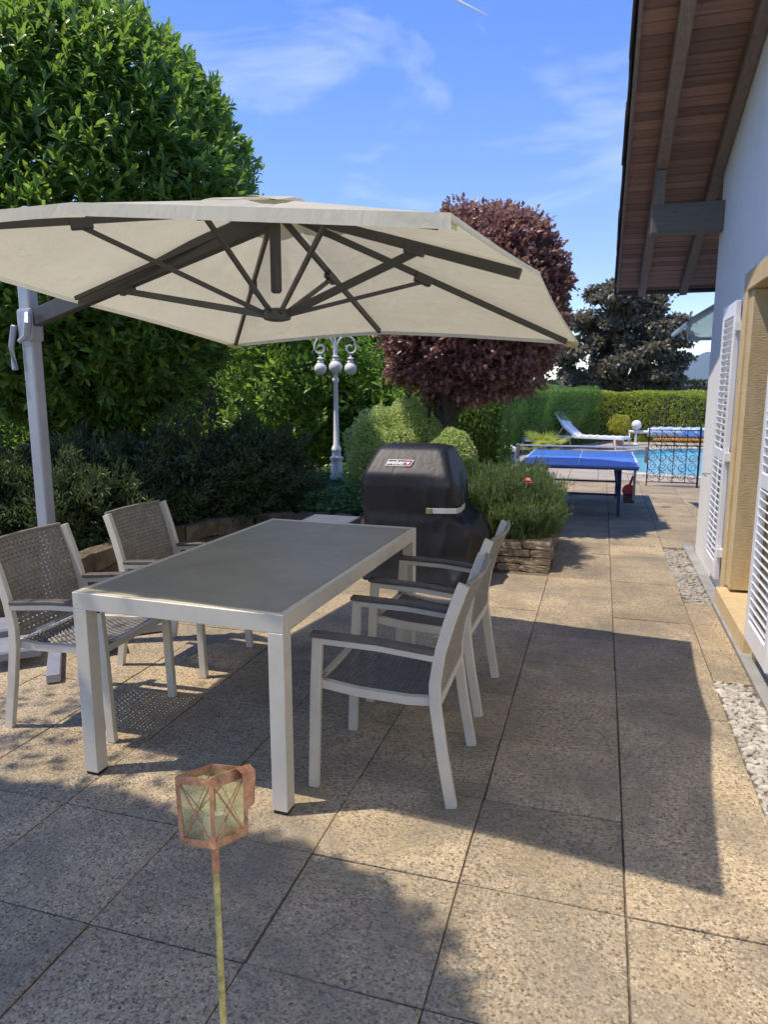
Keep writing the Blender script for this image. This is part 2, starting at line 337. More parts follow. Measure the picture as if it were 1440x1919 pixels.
def mat_glass(name, col, rough, alpha):
    m, n, l, b = NT(name); v = coords(n, l); c = ramp(n, l, noise(n, l, v, 40, 6, 0.7), [(0.3, tuple(x*0.7 for x in col)), (0.7, col)]); l.new(c, b.inputs['Base Color'])
    b.inputs['Roughness'].default_value = rough
    t = n.new('ShaderNodeBsdfTransparent'); t.inputs['Color'].default_value = (0.93, 0.96, 0.88, 1); mx = n.new('ShaderNodeMixShader'); mx.inputs['Fac'].default_value = alpha
    l.new(t.outputs['BSDF'], mx.inputs[1]); l.new(b.outputs['BSDF'], mx.inputs[2]); l.new(mx.outputs['Shader'], n['Material Output'].inputs['Surface']); return m
M['lantglass'] = mat_glass('grimy lantern glass', (0.58, 0.56, 0.30), 0.25, 0.32)
M['roofglass'] = mat_glass('veranda glass', (0.66, 0.72, 0.76), 0.15, 0.45)
M['doorglass'] = simple('dark window glass', (0.03, 0.035, 0.04), 0.05, var=0.05)

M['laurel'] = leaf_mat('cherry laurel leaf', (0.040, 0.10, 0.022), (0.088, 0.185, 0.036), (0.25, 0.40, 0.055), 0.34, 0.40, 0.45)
M['lowbush'] = leaf_mat('dark evergreen needle', (0.042, 0.074, 0.028), (0.075, 0.12, 0.042), (0.11, 0.155, 0.05), 0.5, 0.25)
M['redleaf'] = leaf_mat('purple plum leaf', (0.115, 0.048, 0.062), (0.27, 0.115, 0.13), (0.46, 0.27, 0.17), 0.36, 0.28, 0.5)
M['maple'] = leaf_mat('copper maple leaf', (0.058, 0.050, 0.036), (0.135, 0.115, 0.075), (0.21, 0.19, 0.12), 0.4, 0.28)
M['boxleaf'] = leaf_mat('variegated box leaf', (0.17, 0.31, 0.05), (0.37, 0.55, 0.12), (0.58, 0.70, 0.26), 0.45, 0.48)
M['rosemary'] = leaf_mat('rosemary needle', (0.035, 0.072, 0.026), (0.08, 0.14, 0.045), (0.16, 0.235, 0.065), 0.5, 0.3)
M['hedgeleaf'] = leaf_mat('hedge leaf', (0.20, 0.28, 0.03), (0.36, 0.46, 0.06), (0.48, 0.56, 0.085), 0.4, 0.35)
M['thuja'] = leaf_mat('thuja spray', (0.055, 0.13, 0.028), (0.11, 0.22, 0.045), (0.20, 0.33, 0.065), 0.5, 0.3)
M['ivy'] = leaf_mat('ground cover leaf', (0.035, 0.09, 0.018), (0.08, 0.18, 0.035), (0.15, 0.27, 0.06), 0.38, 0.3)
M['palm'] = leaf_mat('palm frond', (0.14, 0.19, 0.03), (0.26, 0.32, 0.05), (0.40, 0.44, 0.08), 0.4, 0.4)
M['yellowleaf'] = leaf_mat('golden leaf', (0.26, 0.25, 0.03), (0.42, 0.40, 0.05), (0.5, 0.48, 0.08), 0.5, 0.4)
M['farwood'] = leaf_mat('far wood leaf', (0.02, 0.035, 0.015), (0.04, 0.055, 0.025), (0.06, 0.08, 0.03), 0.6, 0.2)

# ------------------------------------------------------------------ leaves
def nrm(a): return a/np.maximum(np.linalg.norm(a, axis=1, keepdims=True), 1e-9)
T_LAUREL = (np.array([[0,0,0],[.3,.46,.07],[.3,0,0],[.3,-.46,.07],[.68,.42,.05],[.68,0,-.03],[.68,-.42,.05],[1,0,-.14]], float),
            [(0,2,1),(0,3,2),(1,2,5,4),(2,3,6,5),(4,5,7),(5,6,7)])
T_FOLD = (np.array([[0,0,0],[.5,.5,.12],[1,0,-.08],[.5,-.5,.12]], float), [(0,2,1),(0,3,2)])
T_BLADE = (np.array([[0,.5,0],[0,-.5,0],[.6,.4,.03],[.6,-.4,.03],[1,0,-.06]], float), [(0,1,3,2),(2,3,4)])
def leaf_mesh(name, tpl, pos, d, nm, length, width, rnd, age, mat):
    V, F = tpl; N = len(pos); k = len(V)
    d = nrm(d); s = nrm(np.cross(nm, d)); n = np.cross(d, s)
    L = np.broadcast_to(length, (N,))[:, None]; W = np.broadcast_to(width, (N,))[:, None]
    pts = np.empty((N, k, 3))
    for i in range(k): pts[:, i] = pos + d*L*V[i,0] + s*W*V[i,1] + n*L*V[i,2]
    me = bpy.data.meshes.new(name); me.vertices.add(N*k); me.vertices.foreach_set('co', pts.reshape(-1).astype(np.float32))
    lens = [len(f) for f in F]; flat = np.array([i for f in F for i in f]); nl = len(flat)
    idx = (flat[None, :] + (np.arange(N)*k)[:, None]).reshape(-1)
    me.loops.add(N*nl); me.loops.foreach_set('vertex_index', idx.astype(np.int32))
    ls = np.concatenate([[0], np.cumsum(lens)[:-1]]); starts = (ls[None, :]+(np.arange(N)*nl)[:, None]).reshape(-1)
    me.polygons.add(N*len(F)); me.polygons.foreach_set('loop_start', starts.astype(np.int32)); me.polygons.foreach_set('loop_total', np.tile(lens, N).astype(np.int32))
    for nme, arr in (('rnd', rnd), ('age', age)):
        at = me.attributes.new(nme, 'FLOAT', 'POINT'); at.data.foreach_set('value', np.repeat(np.broadcast_to(arr, (N,)), k).astype(np.float32))
    me.update(); me.validate(); me.materials.append(mat)
    return me
def rdir(N): return nrm(rng.normal(size=(N, 3)))
class Lump:
    def __init__(s, k=7, amp=0.06, fr=3.0):
        s.w = rng.normal(size=(k, 3))*fr; s.p = rng.uniform(0, 6.28, k); s.a = amp/math.sqrt(k)
    def __call__(s, d): return (np.sin(d@s.w.T+s.p)).sum(1)*s.a*1.4
def ellip_shell(N, c, r, amp=0.07, fr=3.0, depth=0.10, zmin=None, sel=None, p=2.0):
    """points on an uneven ellipsoid (superellipsoid for p > 2) shell and outward normals"""
    lump = Lump(9, amp, fr); out_p = []; out_n = []; got = 0; c = np.array(c); r = np.array(r)
    while got < N:
        d = rdir(N*2); q = (np.abs(d)**p).sum(1)**(1/p); dd = d/q[:, None]
        rad = 1+lump(d*1.6)-np.abs(rng.normal(0, depth, len(d)))
        P = c+dd*r*rad[:, None]; n = nrm(np.sign(d)*np.abs(dd)**(p-1)/r)
        k = np.ones(len(d), bool)
        if zmin is not None: k &= P[:, 2] > zmin+rng.normal(0, 0.08, len(d))
        if sel is not None: k &= sel(P, n)
        P = P[k]; n = n[k]; out_p.append(P); out_n.append(n); got += len(P)
    return np.concatenate(out_p)[:N], np.concatenate(out_n)[:N]
CAMP = np.array([0, 0, CH])
def shoots(P, n, per, L, upw=0.6, outw=0.7, rnd=0.45):
    """per leaves whorled around a short shoot at every point -> pos, dir, normal, age"""
    N = len(P); ax = nrm(n*outw+np.array([0, 0, upw])+rng.normal(0, rnd, (N, 3)))
    A = np.repeat(ax, per, 0); B = np.repeat(P, per, 0); t = np.tile(np.linspace(0, 1, per), N)
    Ls = np.repeat(rng.uniform(0.6, 1.25, N)*L, per)
    ra = rdir(N*per); ra = nrm(ra-A*(ra*A).sum(1)[:, None])
    ang = np.radians(82-58*t+rng.normal(0, 10, N*per))
    d = A*np.cos(ang)[:, None]+ra*np.sin(ang)[:, None]; d[:, 2] -= 0.12*(1-t)
    return B+A*(Ls*t)[:, None], d, A+rng.normal(0, 0.15, A.shape), t
def boughs(mb, base, tips, r0, mid_up=0.4):
    for t in tips:
        b = Vector(base); e = Vector(t); m1 = b.lerp(e, 0.35)+Vector((0, 0, mid_up*(e-b).length*0.3)); m2 = b.lerp(e, 0.7)+Vector((random.uniform(-.1,.1), random.uniform(-.1,.1), 0.05))
        mb.tube([b, m1, m2, e], [r0, r0*0.75, r0*0.5, r0*0.25], 7)

# ================================================================== the setting
g = MB().box(-3000, 3000, -3000, 3000, -0.5, -0.42).build('ground', M['grass']); tag(g, kind='structure')

# patio: bed of dirt, then every slab a piece of its own
TX0, TPX, TY0, TPY = 0.145, 0.505, 1.52, 0.489
patio = MB().box(-7.5, 2.4, -3.0, 12.76, -0.40, -0.010).build('patio', M['joint']); tag(patio, kind='structure')
tile_meshes = []
for k in range(5):
    w, d = TPX/2-0.0018, TPY/2-0.0018; ch = 0.0028
    tile_meshes.append(MB().box(-w, w, -d, d, -0.035, 0).mesh('paving_tile', bevel=ch))
    tile_meshes[-1].materials.append(M['tile'])
def add_tile(x, y, sx=1.0, sy=1.0):
    o = link('paving_tile', random.choice(tile_meshes), None, patio, (x+random.uniform(-.0015,.0015), y+random.uniform(-.0015,.0015), random.uniform(-.0035,.0015)),
             (random.gauss(0,.0025), random.gauss(0,.0025), random.gauss(0,.003)), (sx*random.uniform(.994, 1), sy*random.uniform(.994, 1), 1))
def in_bed(x, y):
    if y > 6.0 and x < -0.40: return x > -1.45 and y < 7.5 or x <= -1.45
    return x < -3.75 and y > 3.4 + 0
for i in range(-9, 4):
    for j in range(-2, 23):
        x = TX0+TPX*(i+0.5); y = TY0+TPY*(j+0.5)
        if i >= 1 and y < 7.3: continue
        if x < -3.3 and y < 1.7: continue
        if in_bed(x, y): continue
        if 0 < x < TX0+TPX+.01 and y < 7.3 or x < 0 or y >= 7.3: add_tile(x, y)
for j in range(5, 8): add_tile(TX0+TPX+0.094, TY0+TPY*(j+0.5), 0.37, 1)
rest = MB()   # outer slabs that the picture hardly shows: one sheet
rest.box(-7.5, -4.41, -3, 3.3, -0.009, -0.002); rest.box(-4.4, 0.64, -3, 0.535, -0.009, -0.002); rest.box(-4.4, -3.35, 0.54, 1.6, -0.009, -0.002)
rest.box(-0.42, 2.4, 12.76-0.0, 12.77, -0.02, -0.004)
rest.build('slab_field', M['terrace'], patio)

# raised planting bed (soil)
bedpoly = [(-0.42,6.10),(-1.3,6.10),(-2.6,6.62),(-2.95,6.60),(-3.34,6.46),(-3.66,5.66),(-3.77,4.99),(-3.70,4.3),(-3.95,3.55),(-4.8,2.6),(-6.5,2.0),(-14,1.5),(-14,12.7),(-1.5,12.7),(-1.35,7.6),(-0.42,7.36)]
bed = MB().prism(bedpoly, 'z', -0.3, 0.2).build('planting_bed_soil', M['soil']); tag(bed, kind='structure')

# pebble strips beside the house
pb = MB().box(0.652, 0.842, 5.44, 7.26, -0.05, -0.006).box(0.652, 0.842, -1.0, 3.96, -0.05, -0.006).build('pebble_strip', M['joint']); tag(pb, kind='structure')
peb = []
for k in range(7):
    bm = bmesh.new(); bmesh.ops.create_icosphere(bm, subdivisions=2, radius=1)
    L = Lump(6, 0.22, 1.6)
    for v_ in bm.verts:
        d = np.array([list(v_.co)]); v_.co *= 1+float(L(d)[0])
    me = bpy.data.meshes.new('pebble'); bm.to_mesh(me); bm.free(); me.materials.append(M['pebble'])
    for p_ in me.polygons: p_.use_smooth = True
    peb.append(me)
n_p = 0
pts = []
tries = 0
while len(pts) < 290 and tries < 60000:
    tries += 1
    x = random.uniform(0.66, 0.83); y = random.choice((random.uniform(2.5, 3.94), random.uniform(2.5, 3.94)))
    r = random.uniform(0.008, 0.021)
    if all((x-a)**2+(y-b)**2 > (0.78*(r+c))**2 for a, b, c in pts): pts.append((x, y, r))
for x, y, r in pts:
    link('pebble', random.choice(peb), None, pb, (x, y, -0.012+r*0.35), (random.uniform(-.4,.4), random.uniform(-.4,.4), random.uniform(0,6.3)), (r*random.uniform(1.05,1.5), r*random.uniform(.8,1.1), r*random.uniform(.55,.8)))
def many_pebbles(name, x0, x1, y0, y1, count, r0, r1):
    bm = bmesh.new(); bmesh.ops.create_icosphere(bm, subdivisions=1, radius=1); base = np.array([list(v.co) for v in bm.verts]); fc = [tuple(v.index for v in f.verts) for f in bm.faces]; bm.free()
    mb = MB()
    for _ in range(count):
        r = random.uniform(r0, r1); a = random.uniform(0, 6.28); sc = np.array([r*random.uniform(1,1.5), r*random.uniform(.7,1.1), r*.65])*1.0
        q = base*sc*(1+rng.normal(0, .07, (len(base), 1))); ca, sa = math.cos(a), math.sin(a)
        q = np.stack([q[:,0]*ca-q[:,1]*sa, q[:,0]*sa+q[:,1]*ca, q[:,2]], 1)+np.array([random.uniform(x0,x1), random.uniform(y0,y1), -0.012+random.uniform(0,.012)])
        mb.add(q, fc)
    o = mb.build(name, M['pebble'], pb, smooth=True); o['kind'] = 'stuff'
many_pebbles('pebbles', 0.645, 0.84, 5.44, 7.26, 900, 0.008, 0.022)
many_pebbles('pebbles', 0.66, 0.835, -0.9, 3.95, 2200, 0.007, 0.017)
kb = MB()
for y0, y1 in ((-1.0, 1.5), (1.505, 4.0), (4.005, 6.5), (6.505, 7.6)): kb.box(0.845, 0.93, y0, y1, -0.1, 0.012)
kbo = kb.build('wall_kerb', M['kerb'], bevel=0.004); tag(kbo, kind='structure')

# far terrace with the pool cut out
def catmull(P, n=8):
    out = []; m = len(P)
    for i in range(m):
        p0, p1, p2, p3 = [np.array(P[(i+k-1) % m], float) for k in range(4)]
        for t in np.linspace(0, 1, n, endpoint=False):
            out.append(0.5*((2*p1)+(-p0+p2)*t+(2*p0-5*p1+4*p2-p3)*t*t+(-p0+3*p1-3*p2+p3)*t**3))
    return np.array(out)
pool_ctrl = [(-.38,16.9),(-.14,15.85),(.26,14.5),(.74,13.85),(1.35,13.6),(2.6,13.45),(4.5,13.7),(6.0,15.0),(6.4,17.5),(5.5,19.8),(3.2,20.1),(1.6,19.5),(.6,18.6),(-.15,17.8)]
pool = catmull(pool_ctrl, 6)
cen = pool.mean(0); outd = pool-cen; outd = outd/np.linalg.norm(outd, axis=1)[:, None]; rim = pool+outd*0.28
bm = bmesh.new()
ov = [bm.verts.new((x, y, 0)) for x, y in ((-13,12.765),(9,12.765),(9,23.5),(-13,23.5))]; iv = [bm.verts.new((p[0], p[1], 0)) for p in rim]
es = [bm.edges.new((ov[i], ov[(i+1) % 4])) for i in range(4)]+[bm.edges.new((iv[i], iv[(i+1) % len(iv)])) for i in range(len(iv))]
bmesh.ops.triangle_fill(bm, use_beauty=True, edges=es, use_dissolve=False)
for f in bm.faces:
    if f.normal.z < 0: f.normal_flip()
me = bpy.data.meshes.new('pool_terrace'); bm.to_mesh(me); bm.free()
ter = link('pool_terrace', me, M['terrace']); tag(ter, kind='structure')
wt = MB(); wt.add([(p[0], p[1], -0.09) for p in pool], [tuple(range(len(pool)))]); wo = wt.build('pool_water', M['water']); tag(wo, kind='structure')
poolt = thing('swimming_pool', 'turquoise kidney shaped swimming pool with pale stone rim', 'swimming pool', (0, 0, 0))
wl_ = MB()
for i in range(len(pool)):
    a, b = pool[i], pool[(i+1) % len(pool)]; wl_.add([(a[0],a[1],-.4),(b[0],b[1],-.4),(b[0],b[1],0),(a[0],a[1],0)], [(0,1,2,3)])
wl_.build('pool_wall', simple('pool liner', (0.25, 0.58, 0.72), 0.3), poolt)
for i in range(0, len(pool), 2):
    j = (i+2) % len(pool); m_ = (i+1) % len(pool)
    a0, a1, b0, b1, c0, c1 = pool[i], rim[i], pool[m_], rim[m_], pool[j], rim[j]
    sh = lambda p, q: p+(q-p)*0.02
    poly = [sh(a0, c0), b0, sh(c0, a0), sh(c1, a1), b1, sh(a1, c1)]
    MB().prism([(q[0], q[1]) for q in poly], 'z', -0.06, 0.03).build('coping_stone', M['coping'], poolt, bevel=0.008)

# mountain and contrail
mt = MB(); xs = np.linspace(150, 3200, 60)
def mz(x): return max(5, 215*(1-math.exp(-(max(x-150, 0))/260))+0.30*max(x-380, 0)**0.93+14*math.sin(x/47)+9*math.sin(x/19+1))
mt.grid(lambda u, w: (150+u*3050, 4400+w*1400, -5+mz(150+u*3050)*math.sin(math.pi*min(1, w*1.0)*0.5+0.0001)*(1 if w < 1 else 1)), 60, 10)
mo = mt.build('mountain', M['mountain'], smooth=True); tag(mo, kind='structure')
ctr = MB(); ctr.tube([(-1830, 8720, 4332), (-1650, 8760, 4240), (-1447, 8800, 4138)], [14, 11, 3], 8)
cto = ctr.build('contrail', M['contrail'], smooth=True); tag(cto, 'thin white contrail streak high in the blue sky', 'contrail')

# ================================================================== the house
house = thing('house', 'white rendered house with brown timber eaves and yellow stone doorway', 'house', (0.93, 4.0, 0))
HX, HY = 0.93, 4.0
def hloc(o): o.location = (-HX, -HY, 0); return o
SL = 0.30
def zs(y): return 5.727-SL*y          # underside of the soffit boards
hloc(MB().prism([(-2.5,-0.3),(4.42,-0.3),(4.42,2.22),(5.50,2.22),(5.50,-0.3),(7.25,-0.3),(7.25,zs(7.25)+.01),(-2.5,zs(-2.5)+.01)], 'x', 0.93, 1.35).build('wall', M['render'], house))
hloc(MB().prism([(0,-0.3),(7,-0.3),(7,zs(7.25)+.01),(0,zs(7.25)+.01)], 'y', 6.9, 7.247).build('end_wall', M['render'], house, )).location = (1.352-HX, -HY, 0)
# door surround: stone jambs, lintel and sill with a deep reveal
ds = MB(); ds.box(0.905, 1.40, 5.50-.0, 5.62, -0.05, 2.33); ds.box(0.905, 1.40, 4.30, 4.42, -0.05, 2.33); 
dj = hloc(ds.build('door_surround', M['sandstone'], house, bevel=0.006)); tag(dj, 'yellow stone door surround')
hloc(MB().box(0.902, 1.40, 4.422, 5.498, 2.20, 2.332).build('lintel', M['sandstone'], house, bevel=0.006))
hloc(MB().box(0.925, 1.42, 5.35, 5.498, 0.15, 2.198).build('jamb_panel', M['sandstone'], house, bevel=0.004))
hloc(MB().box(0.86, 1.40, 4.424, 5.496, -0.05, 0.13).build('door_step', M['sandstone'], house, bevel=0.008))
dl = hloc(MB().box(1.38, 1.43, 4.42, 5.5, 0.13, 2.2).build('door', M['doorglass'], house)); 
fr = MB(); fr.box(1.355, 1.40, 4.42, 4.50, .13, 2.2).box(1.355, 1.40, 5.27, 5.349, .13, 2.2).box(1.355, 1.40, 4.50, 5.27, .13, .28).box(1.355, 1.40, 4.50, 5.27, 2.1, 2.2)
fr.build('door_frame', M['white'], dl, bevel=0.004)
gh = MB(); gh.tube([(1.13,5.348,1.07),(1.13,5.30,1.08),(1.12,5.285,1.06),(1.12,5.285,0.72),(1.13,5.30,0.70),(1.13,5.348,0.71)], 0.008, 8); hloc(gh.build('grab_handle', M['steel'], house, smooth=True))
# shutters
def shutter(y0, y1, x, z0=0.14, z1=2.16):
    f = MB(); w = 0.065
    f.box(x-.036, x, y0, y0+w, z0, z1).box(x-.036, x, y1-w, y1, z0, z1)
    f.box(x-.035, x-.001, y0+w, y1-w, z0, z0+.12).box(x-.035, x-.001, y0+w, y1-w, z1-.10, z1).box(x-.035, x-.001, y0+w, y1-w, 1.02, 1.10)
    sh = hloc(f.build('shutter', M['white'], house, bevel=0.003))
    sl = MB(); L = (y1-y0-2*w)/2-.001; sl.box(-.022, .022, -L, L, -.004, .004); sme = sl.mesh('slat', bevel=0.002); sme.materials.append(M['white'])
    z = z0+.12+.03
    while z < z1-.12:
        if not (1.0 < z < 1.12): link('slat', sme, None, sh, (x-.019, (y0+y1)/2, z), (0, R(38), 0))
        z += 0.047
    return sh
s1 = shutter(5.66, 6.22, 0.905); tag(s1, 'white louvred shutter leaf folded back beyond the doorway')
for z in (0.35, 1.06, 1.98): MB().box(0.868, 0.915, 5.61, 5.665, z-.03, z+.03).tube([(0.875,5.638,z-.05),(0.875,5.638,z+.05)], .011).build('hinge', M['white'], s1)
s2 = shutter(3.78, 4.335, 0.885); tag(s2, 'white louvred shutter leaf on the near side of the doorway')
for z in (0.35, 1.06, 1.98): MB().box(0.858, 0.905, 4.32, 4.36, z-.03, z+.03).build('hinge', M['white'], s2)
hloc(MB().tube([(0.93,6.6,0.83),(0.86,6.6,0.83)], .007).tube([(0.86,6.62,0.83),(0.86,6.40,0.83)], .006).build('shutter_stop', M['steel'], house))
# roof: deck, boards, rafters, purlin, verge board, tiles
ANG = math.atan(SL)
rd = MB(); rd.add([(.13,-2.5,zs(-2.5)+.025),(2.6,-2.5,zs(-2.5)+.025),(2.6,9.78,zs(9.78)+.025),(.13,9.78,zs(9.78)+.025),(.13,-2.5,zs(-2.5)+.10),(2.6,-2.5,zs(-2.5)+.10),(2.6,9.78,zs(9.78)+.10),(.13,9.78,zs(9.78)+.10)],
       [(3,2,1,0),(4,5,6,7),(0,1,5,4),(1,2,6,5),(2,3,7,6),(3,0,4,7)])
roof = hloc(rd.build('roof', M['rooftile'], house))
bw = 0.1155
def bmesh_board(L):
    m = MB().box(0, L, -bw/2+.003, bw/2-.003, 0, .02).mesh('board', bevel=0.004); m.materials.append(M['board']); return m
bl, bs = bmesh_board(2.4), bmesh_board(0.80)
d = 0.0; y = 9.74
while y > 4.1:
    link('board', bl if y > 7.3 else bs, None, roof, (.135, y, zs(y)+random.uniform(-.001,.002)), (-ANG, 0, 0)); y -= bw*math.cos(ANG)+.0005
MB().add([(.135,-2.5,zs(-2.5)+.001),(.93,-2.5,zs(-2.5)+.001),(.93,y,zs(y)+.001),(.135,y,zs(y)+.001)], [(0,1,2,3)]).build('board_field', M['board'], roof)
def rafter(x0, x1, y0, y1, dp, mat, name='rafter'):
    return MB().add([(x0,y0,zs(y0)-dp),(x1,y0,zs(y0)-dp),(x1,y1,zs(y1)-dp),(x0,y1,zs(y1)-dp),(x0,y0,zs(y0)-.001),(x1,y0,zs(y0)-.001),(x1,y1,zs(y1)-.001),(x0,y1,zs(y1)-.001)],
       [(3,2,1,0),(4,5,6,7),(0,1,5,4),(1,2,6,5),(2,3,7,6),(3,0,4,7)]).build(name, mat, roof, bevel=0.005)
rafter(.36, .45, -2.5, 9.66, .16, M['rafter']); rafter(.835, .925, -2.5, 9.66, .16, M['rafter']); rafter(1.5, 1.59, 7.3, 9.66, .16, M['rafter'])
MB().box(.34, 1.0, 7.02, 7.2, 2.90, 3.14).build('purlin', M['purlin'], roof, bevel=0.006)
MB().box(.37, .44, 7.05, 7.18, 3.145, 3.43).build('packing_block', M['rafter'], roof)
rafter(.105, .133, -2.5, 9.8, .05, M['rafter'], 'verge_board'); 
MB().box(.13, 2.6, 9.79, 9.815, zs(9.8)-.02, zs(9.8)+.12).build('eave_board', M['rafter'], roof)
tm = MB(); tm.box(-.05, .30, -.21, .21, 0, .016); tm.box(-.055, -.035, -.205, .205, -.075, .004); tme = tm.mesh('roof_tile', bevel=0.004); tme.materials.append(M['rooftile'])
y = 9.72; k = 0
while y > 2.0:
    link('roof_tile', tme, None, roof, (.125+random.uniform(-.006,.006), y, zs(y)+.125+random.uniform(-.004,.004)), (-ANG-.035, 0, random.gauss(0,.012))); y -= 0.335*math.cos(ANG)
for k in range(8): link('roof_tile', tme, None, roof, (.45+k*.30, 9.74, zs(9.74)+.125), (-ANG-.035, 0, 0))
gt = MB(); gt.tube([(.08,9.92,zs(9.9)+.02),(2.6,9.92,zs(9.9)+.02)], .055, 10); gt.build('gutter', M['rooftile'], roof, smooth=True)
# small glass veranda roof beyond the corner
vr = thing('veranda_roof', 'slanted glass veranda roof jutting out beyond the house corner', 'canopy', (1.4, 9.6, 2.2))
VP = [(-.48,-.08),(-.48,.10),(.9,.95),(.9,-.08)]
MB().add([(-.48,-.5,.10),(.9,-.5,.95),(.9,1.4,.95),(-.48,1.4,.10),(-.48,-.5,.108),(.9,-.5,.958),(.9,1.4,.958),(-.48,1.4,.108)], [(3,2,1,0),(4,5,6,7),(0,1,5,4),(1,2,6,5),(2,3,7,6),(3,0,4,7)]).build('roof_pane', M['roofglass'], vr)
MB().prism(VP, 'y', -.508, -.501).build('side_pane', M['roofglass'], vr)
fb = MB(); fb.bar([(-.48,-.52,.115),(.9,-.52,.965)], .03, .05); fb.bar([(-.48,1.42,.115),(.9,1.42,.965)], .03, .05); fb.bar([(-.49,-.52,.09),(-.49,1.42,.09)], .04, .04); fb.bar([(-.48,-.52,-.09),(.9,-.52,-.09)], .03, .035); fb.bar([(-.48,-.52,-.09),(-.48,-.52,.1)], .03, .03, up=(1,0,0)); fb.build('frame', M['poolalu'], vr)

# ================================================================== stone borders
def rough_stone(name):
    bm = bmesh.new(); bmesh.ops.create_cube(bm, size=1.0); bmesh.ops.bevel(bm, geom=bm.edges[:], offset=0.035, segments=1, affect='EDGES'); bmesh.ops.subdivide_edges(bm, edges=[e for e in bm.edges if e.calc_length() > .5], cuts=3, use_grid_fill=True)
    L = Lump(8, 0.07, 7.0)
    for v_ in bm.verts:
        q = np.array([list(v_.co)]); v_.co += v_.co.normalized()*float(L(q)[0])*0.5
    me = bpy.data.meshes.new(name); bm.to_mesh(me); bm.free(); return me
def stones(mat): 
    r = [rough_stone('stone') for _ in range(5)]
    for m_ in r: m_.materials.append(mat)
    return r
st_w, st_e = stones(M['walling']), stones(M['edging'])
planter = thing('stone_planter_wall', 'low wall of layered brown split stones below the rosemary', 'planter wall', (-0.5, 6.1, 0))
def course(parent, off, p0, p1, z0, h, dep, ms, inward, l0=.16, l1=.34):
    p0, p1 = Vector((p0[0], p0[1], 0)), Vector((p1[0], p1[1], 0)); t = (p1-p0); Ln = t.length; t.normalize(); a = 0; inn = Vector(inward)
    while a < Ln-.03:
        L = min(random.uniform(l0, l1), Ln-a)
        if Ln-a-L < .08: L = Ln-a
        c = p0+t*(a+L/2)+inn*(dep/2+random.uniform(-.008, .010))
        link('stone', random.choice(ms), None, parent, (c.x-off[0], c.y-off[1], z0+h/2-off[2]), (random.gauss(0,.015), random.gauss(0,.015), math.atan2(t.y, t.x)+random.gauss(0,.012)), (L-.008, dep, h-.007)); a += L
for c_ in range(4):
    hh = .066; z = c_*hh-.01
    course(planter, (-.5,6.1,0), (-1.35,6.04), (-.36,6.04), z, hh, .12, st_w, (0,1,0))
    course(planter, (-.5,6.1,0), (-.36,6.165), (-.36,7.40), z, hh, .12, st_w, (-1,0,0))
    if c_ < 3: course(planter, (-.5,6.1,0), (-.5,7.40), (-1.35,7.58), z, hh, .12, st_w, (0,-1,0))
edge = thing('curved_bed_edging', 'curved edging of rough mossy brown stones along the shrub bed', 'bed edging', (-3.7, 5.0, 0))
ep = [(-1.36,6.10),(-2.0,6.34),(-2.6,6.58),(-2.95,6.54),(-3.32,6.40),(-3.63,5.64),(-3.74,4.99),(-3.67,4.3),(-3.92,3.52),(-4.8,2.55),(-6.4,1.95)]
for c_ in range(2):
    for i in range(len(ep)-1):
        a, b = ep[i], ep[i+1]; t = Vector((b[0]-a[0], b[1]-a[1], 0)).normalized(); course(edge, (-3.7,5,0), (*a, 0), (*b, 0), -.01+c_*.155, .155, .17, st_e, (t.y, -t.x, 0), .3, .55)

# ================================================================== furniture
table = thing('dining_table', 'long cream aluminium dining table with dusty grey glass top', 'table', (-1.462, 3.03, 0), R(-1.8))
TW, TL, TZ = 0.457, 0.84, 0.768
fm = MB(); h = .068
fm.box(-TW, TW, -TL, -TL+.03, TZ-h, TZ).box(-TW, TW, TL-.03, TL, TZ-h, TZ)
fm.box(-TW, -TW+.024, -TL+.0305, TL-.0305, TZ-h, TZ).box(TW-.024, TW, -TL+.0305, TL-.0305, TZ-h, TZ)
fm.build('frame', M['alu'], table, bevel=0.002)
top = MB().box(-TW+.025, TW-.025, -TL+.0315, TL-.0315, TZ-.012, TZ-.002).build('tabletop', M['tabletop'], table)
MB().box(TW-.029, TW-.0235, -TL+.03, TL-.03, TZ-.01, TZ+.0008).build('edge_seal', M['alutrim'], table)
for sx in (-1, 1):
    for sy in (-1, 1):
        x0 = sx*TW; y0 = sy*TL
        lg = MB().box(min(x0, x0-sx*.062), max(x0, x0-sx*.062), min(y0, y0-sy*.062), max(y0, y0-sy*.062), .012, TZ-h-.0005).build('leg', M['alu'], table, bevel=0.002)
        MB().box(min(x0-sx*.004, x0-sx*.058), max(x0-sx*.004, x0-sx*.058), min(y0-sy*.004, y0-sy*.058), max(y0-sy*.004, y0-sy*.058), -.002, .012).build('foot_cap', M['rubber'], lg)

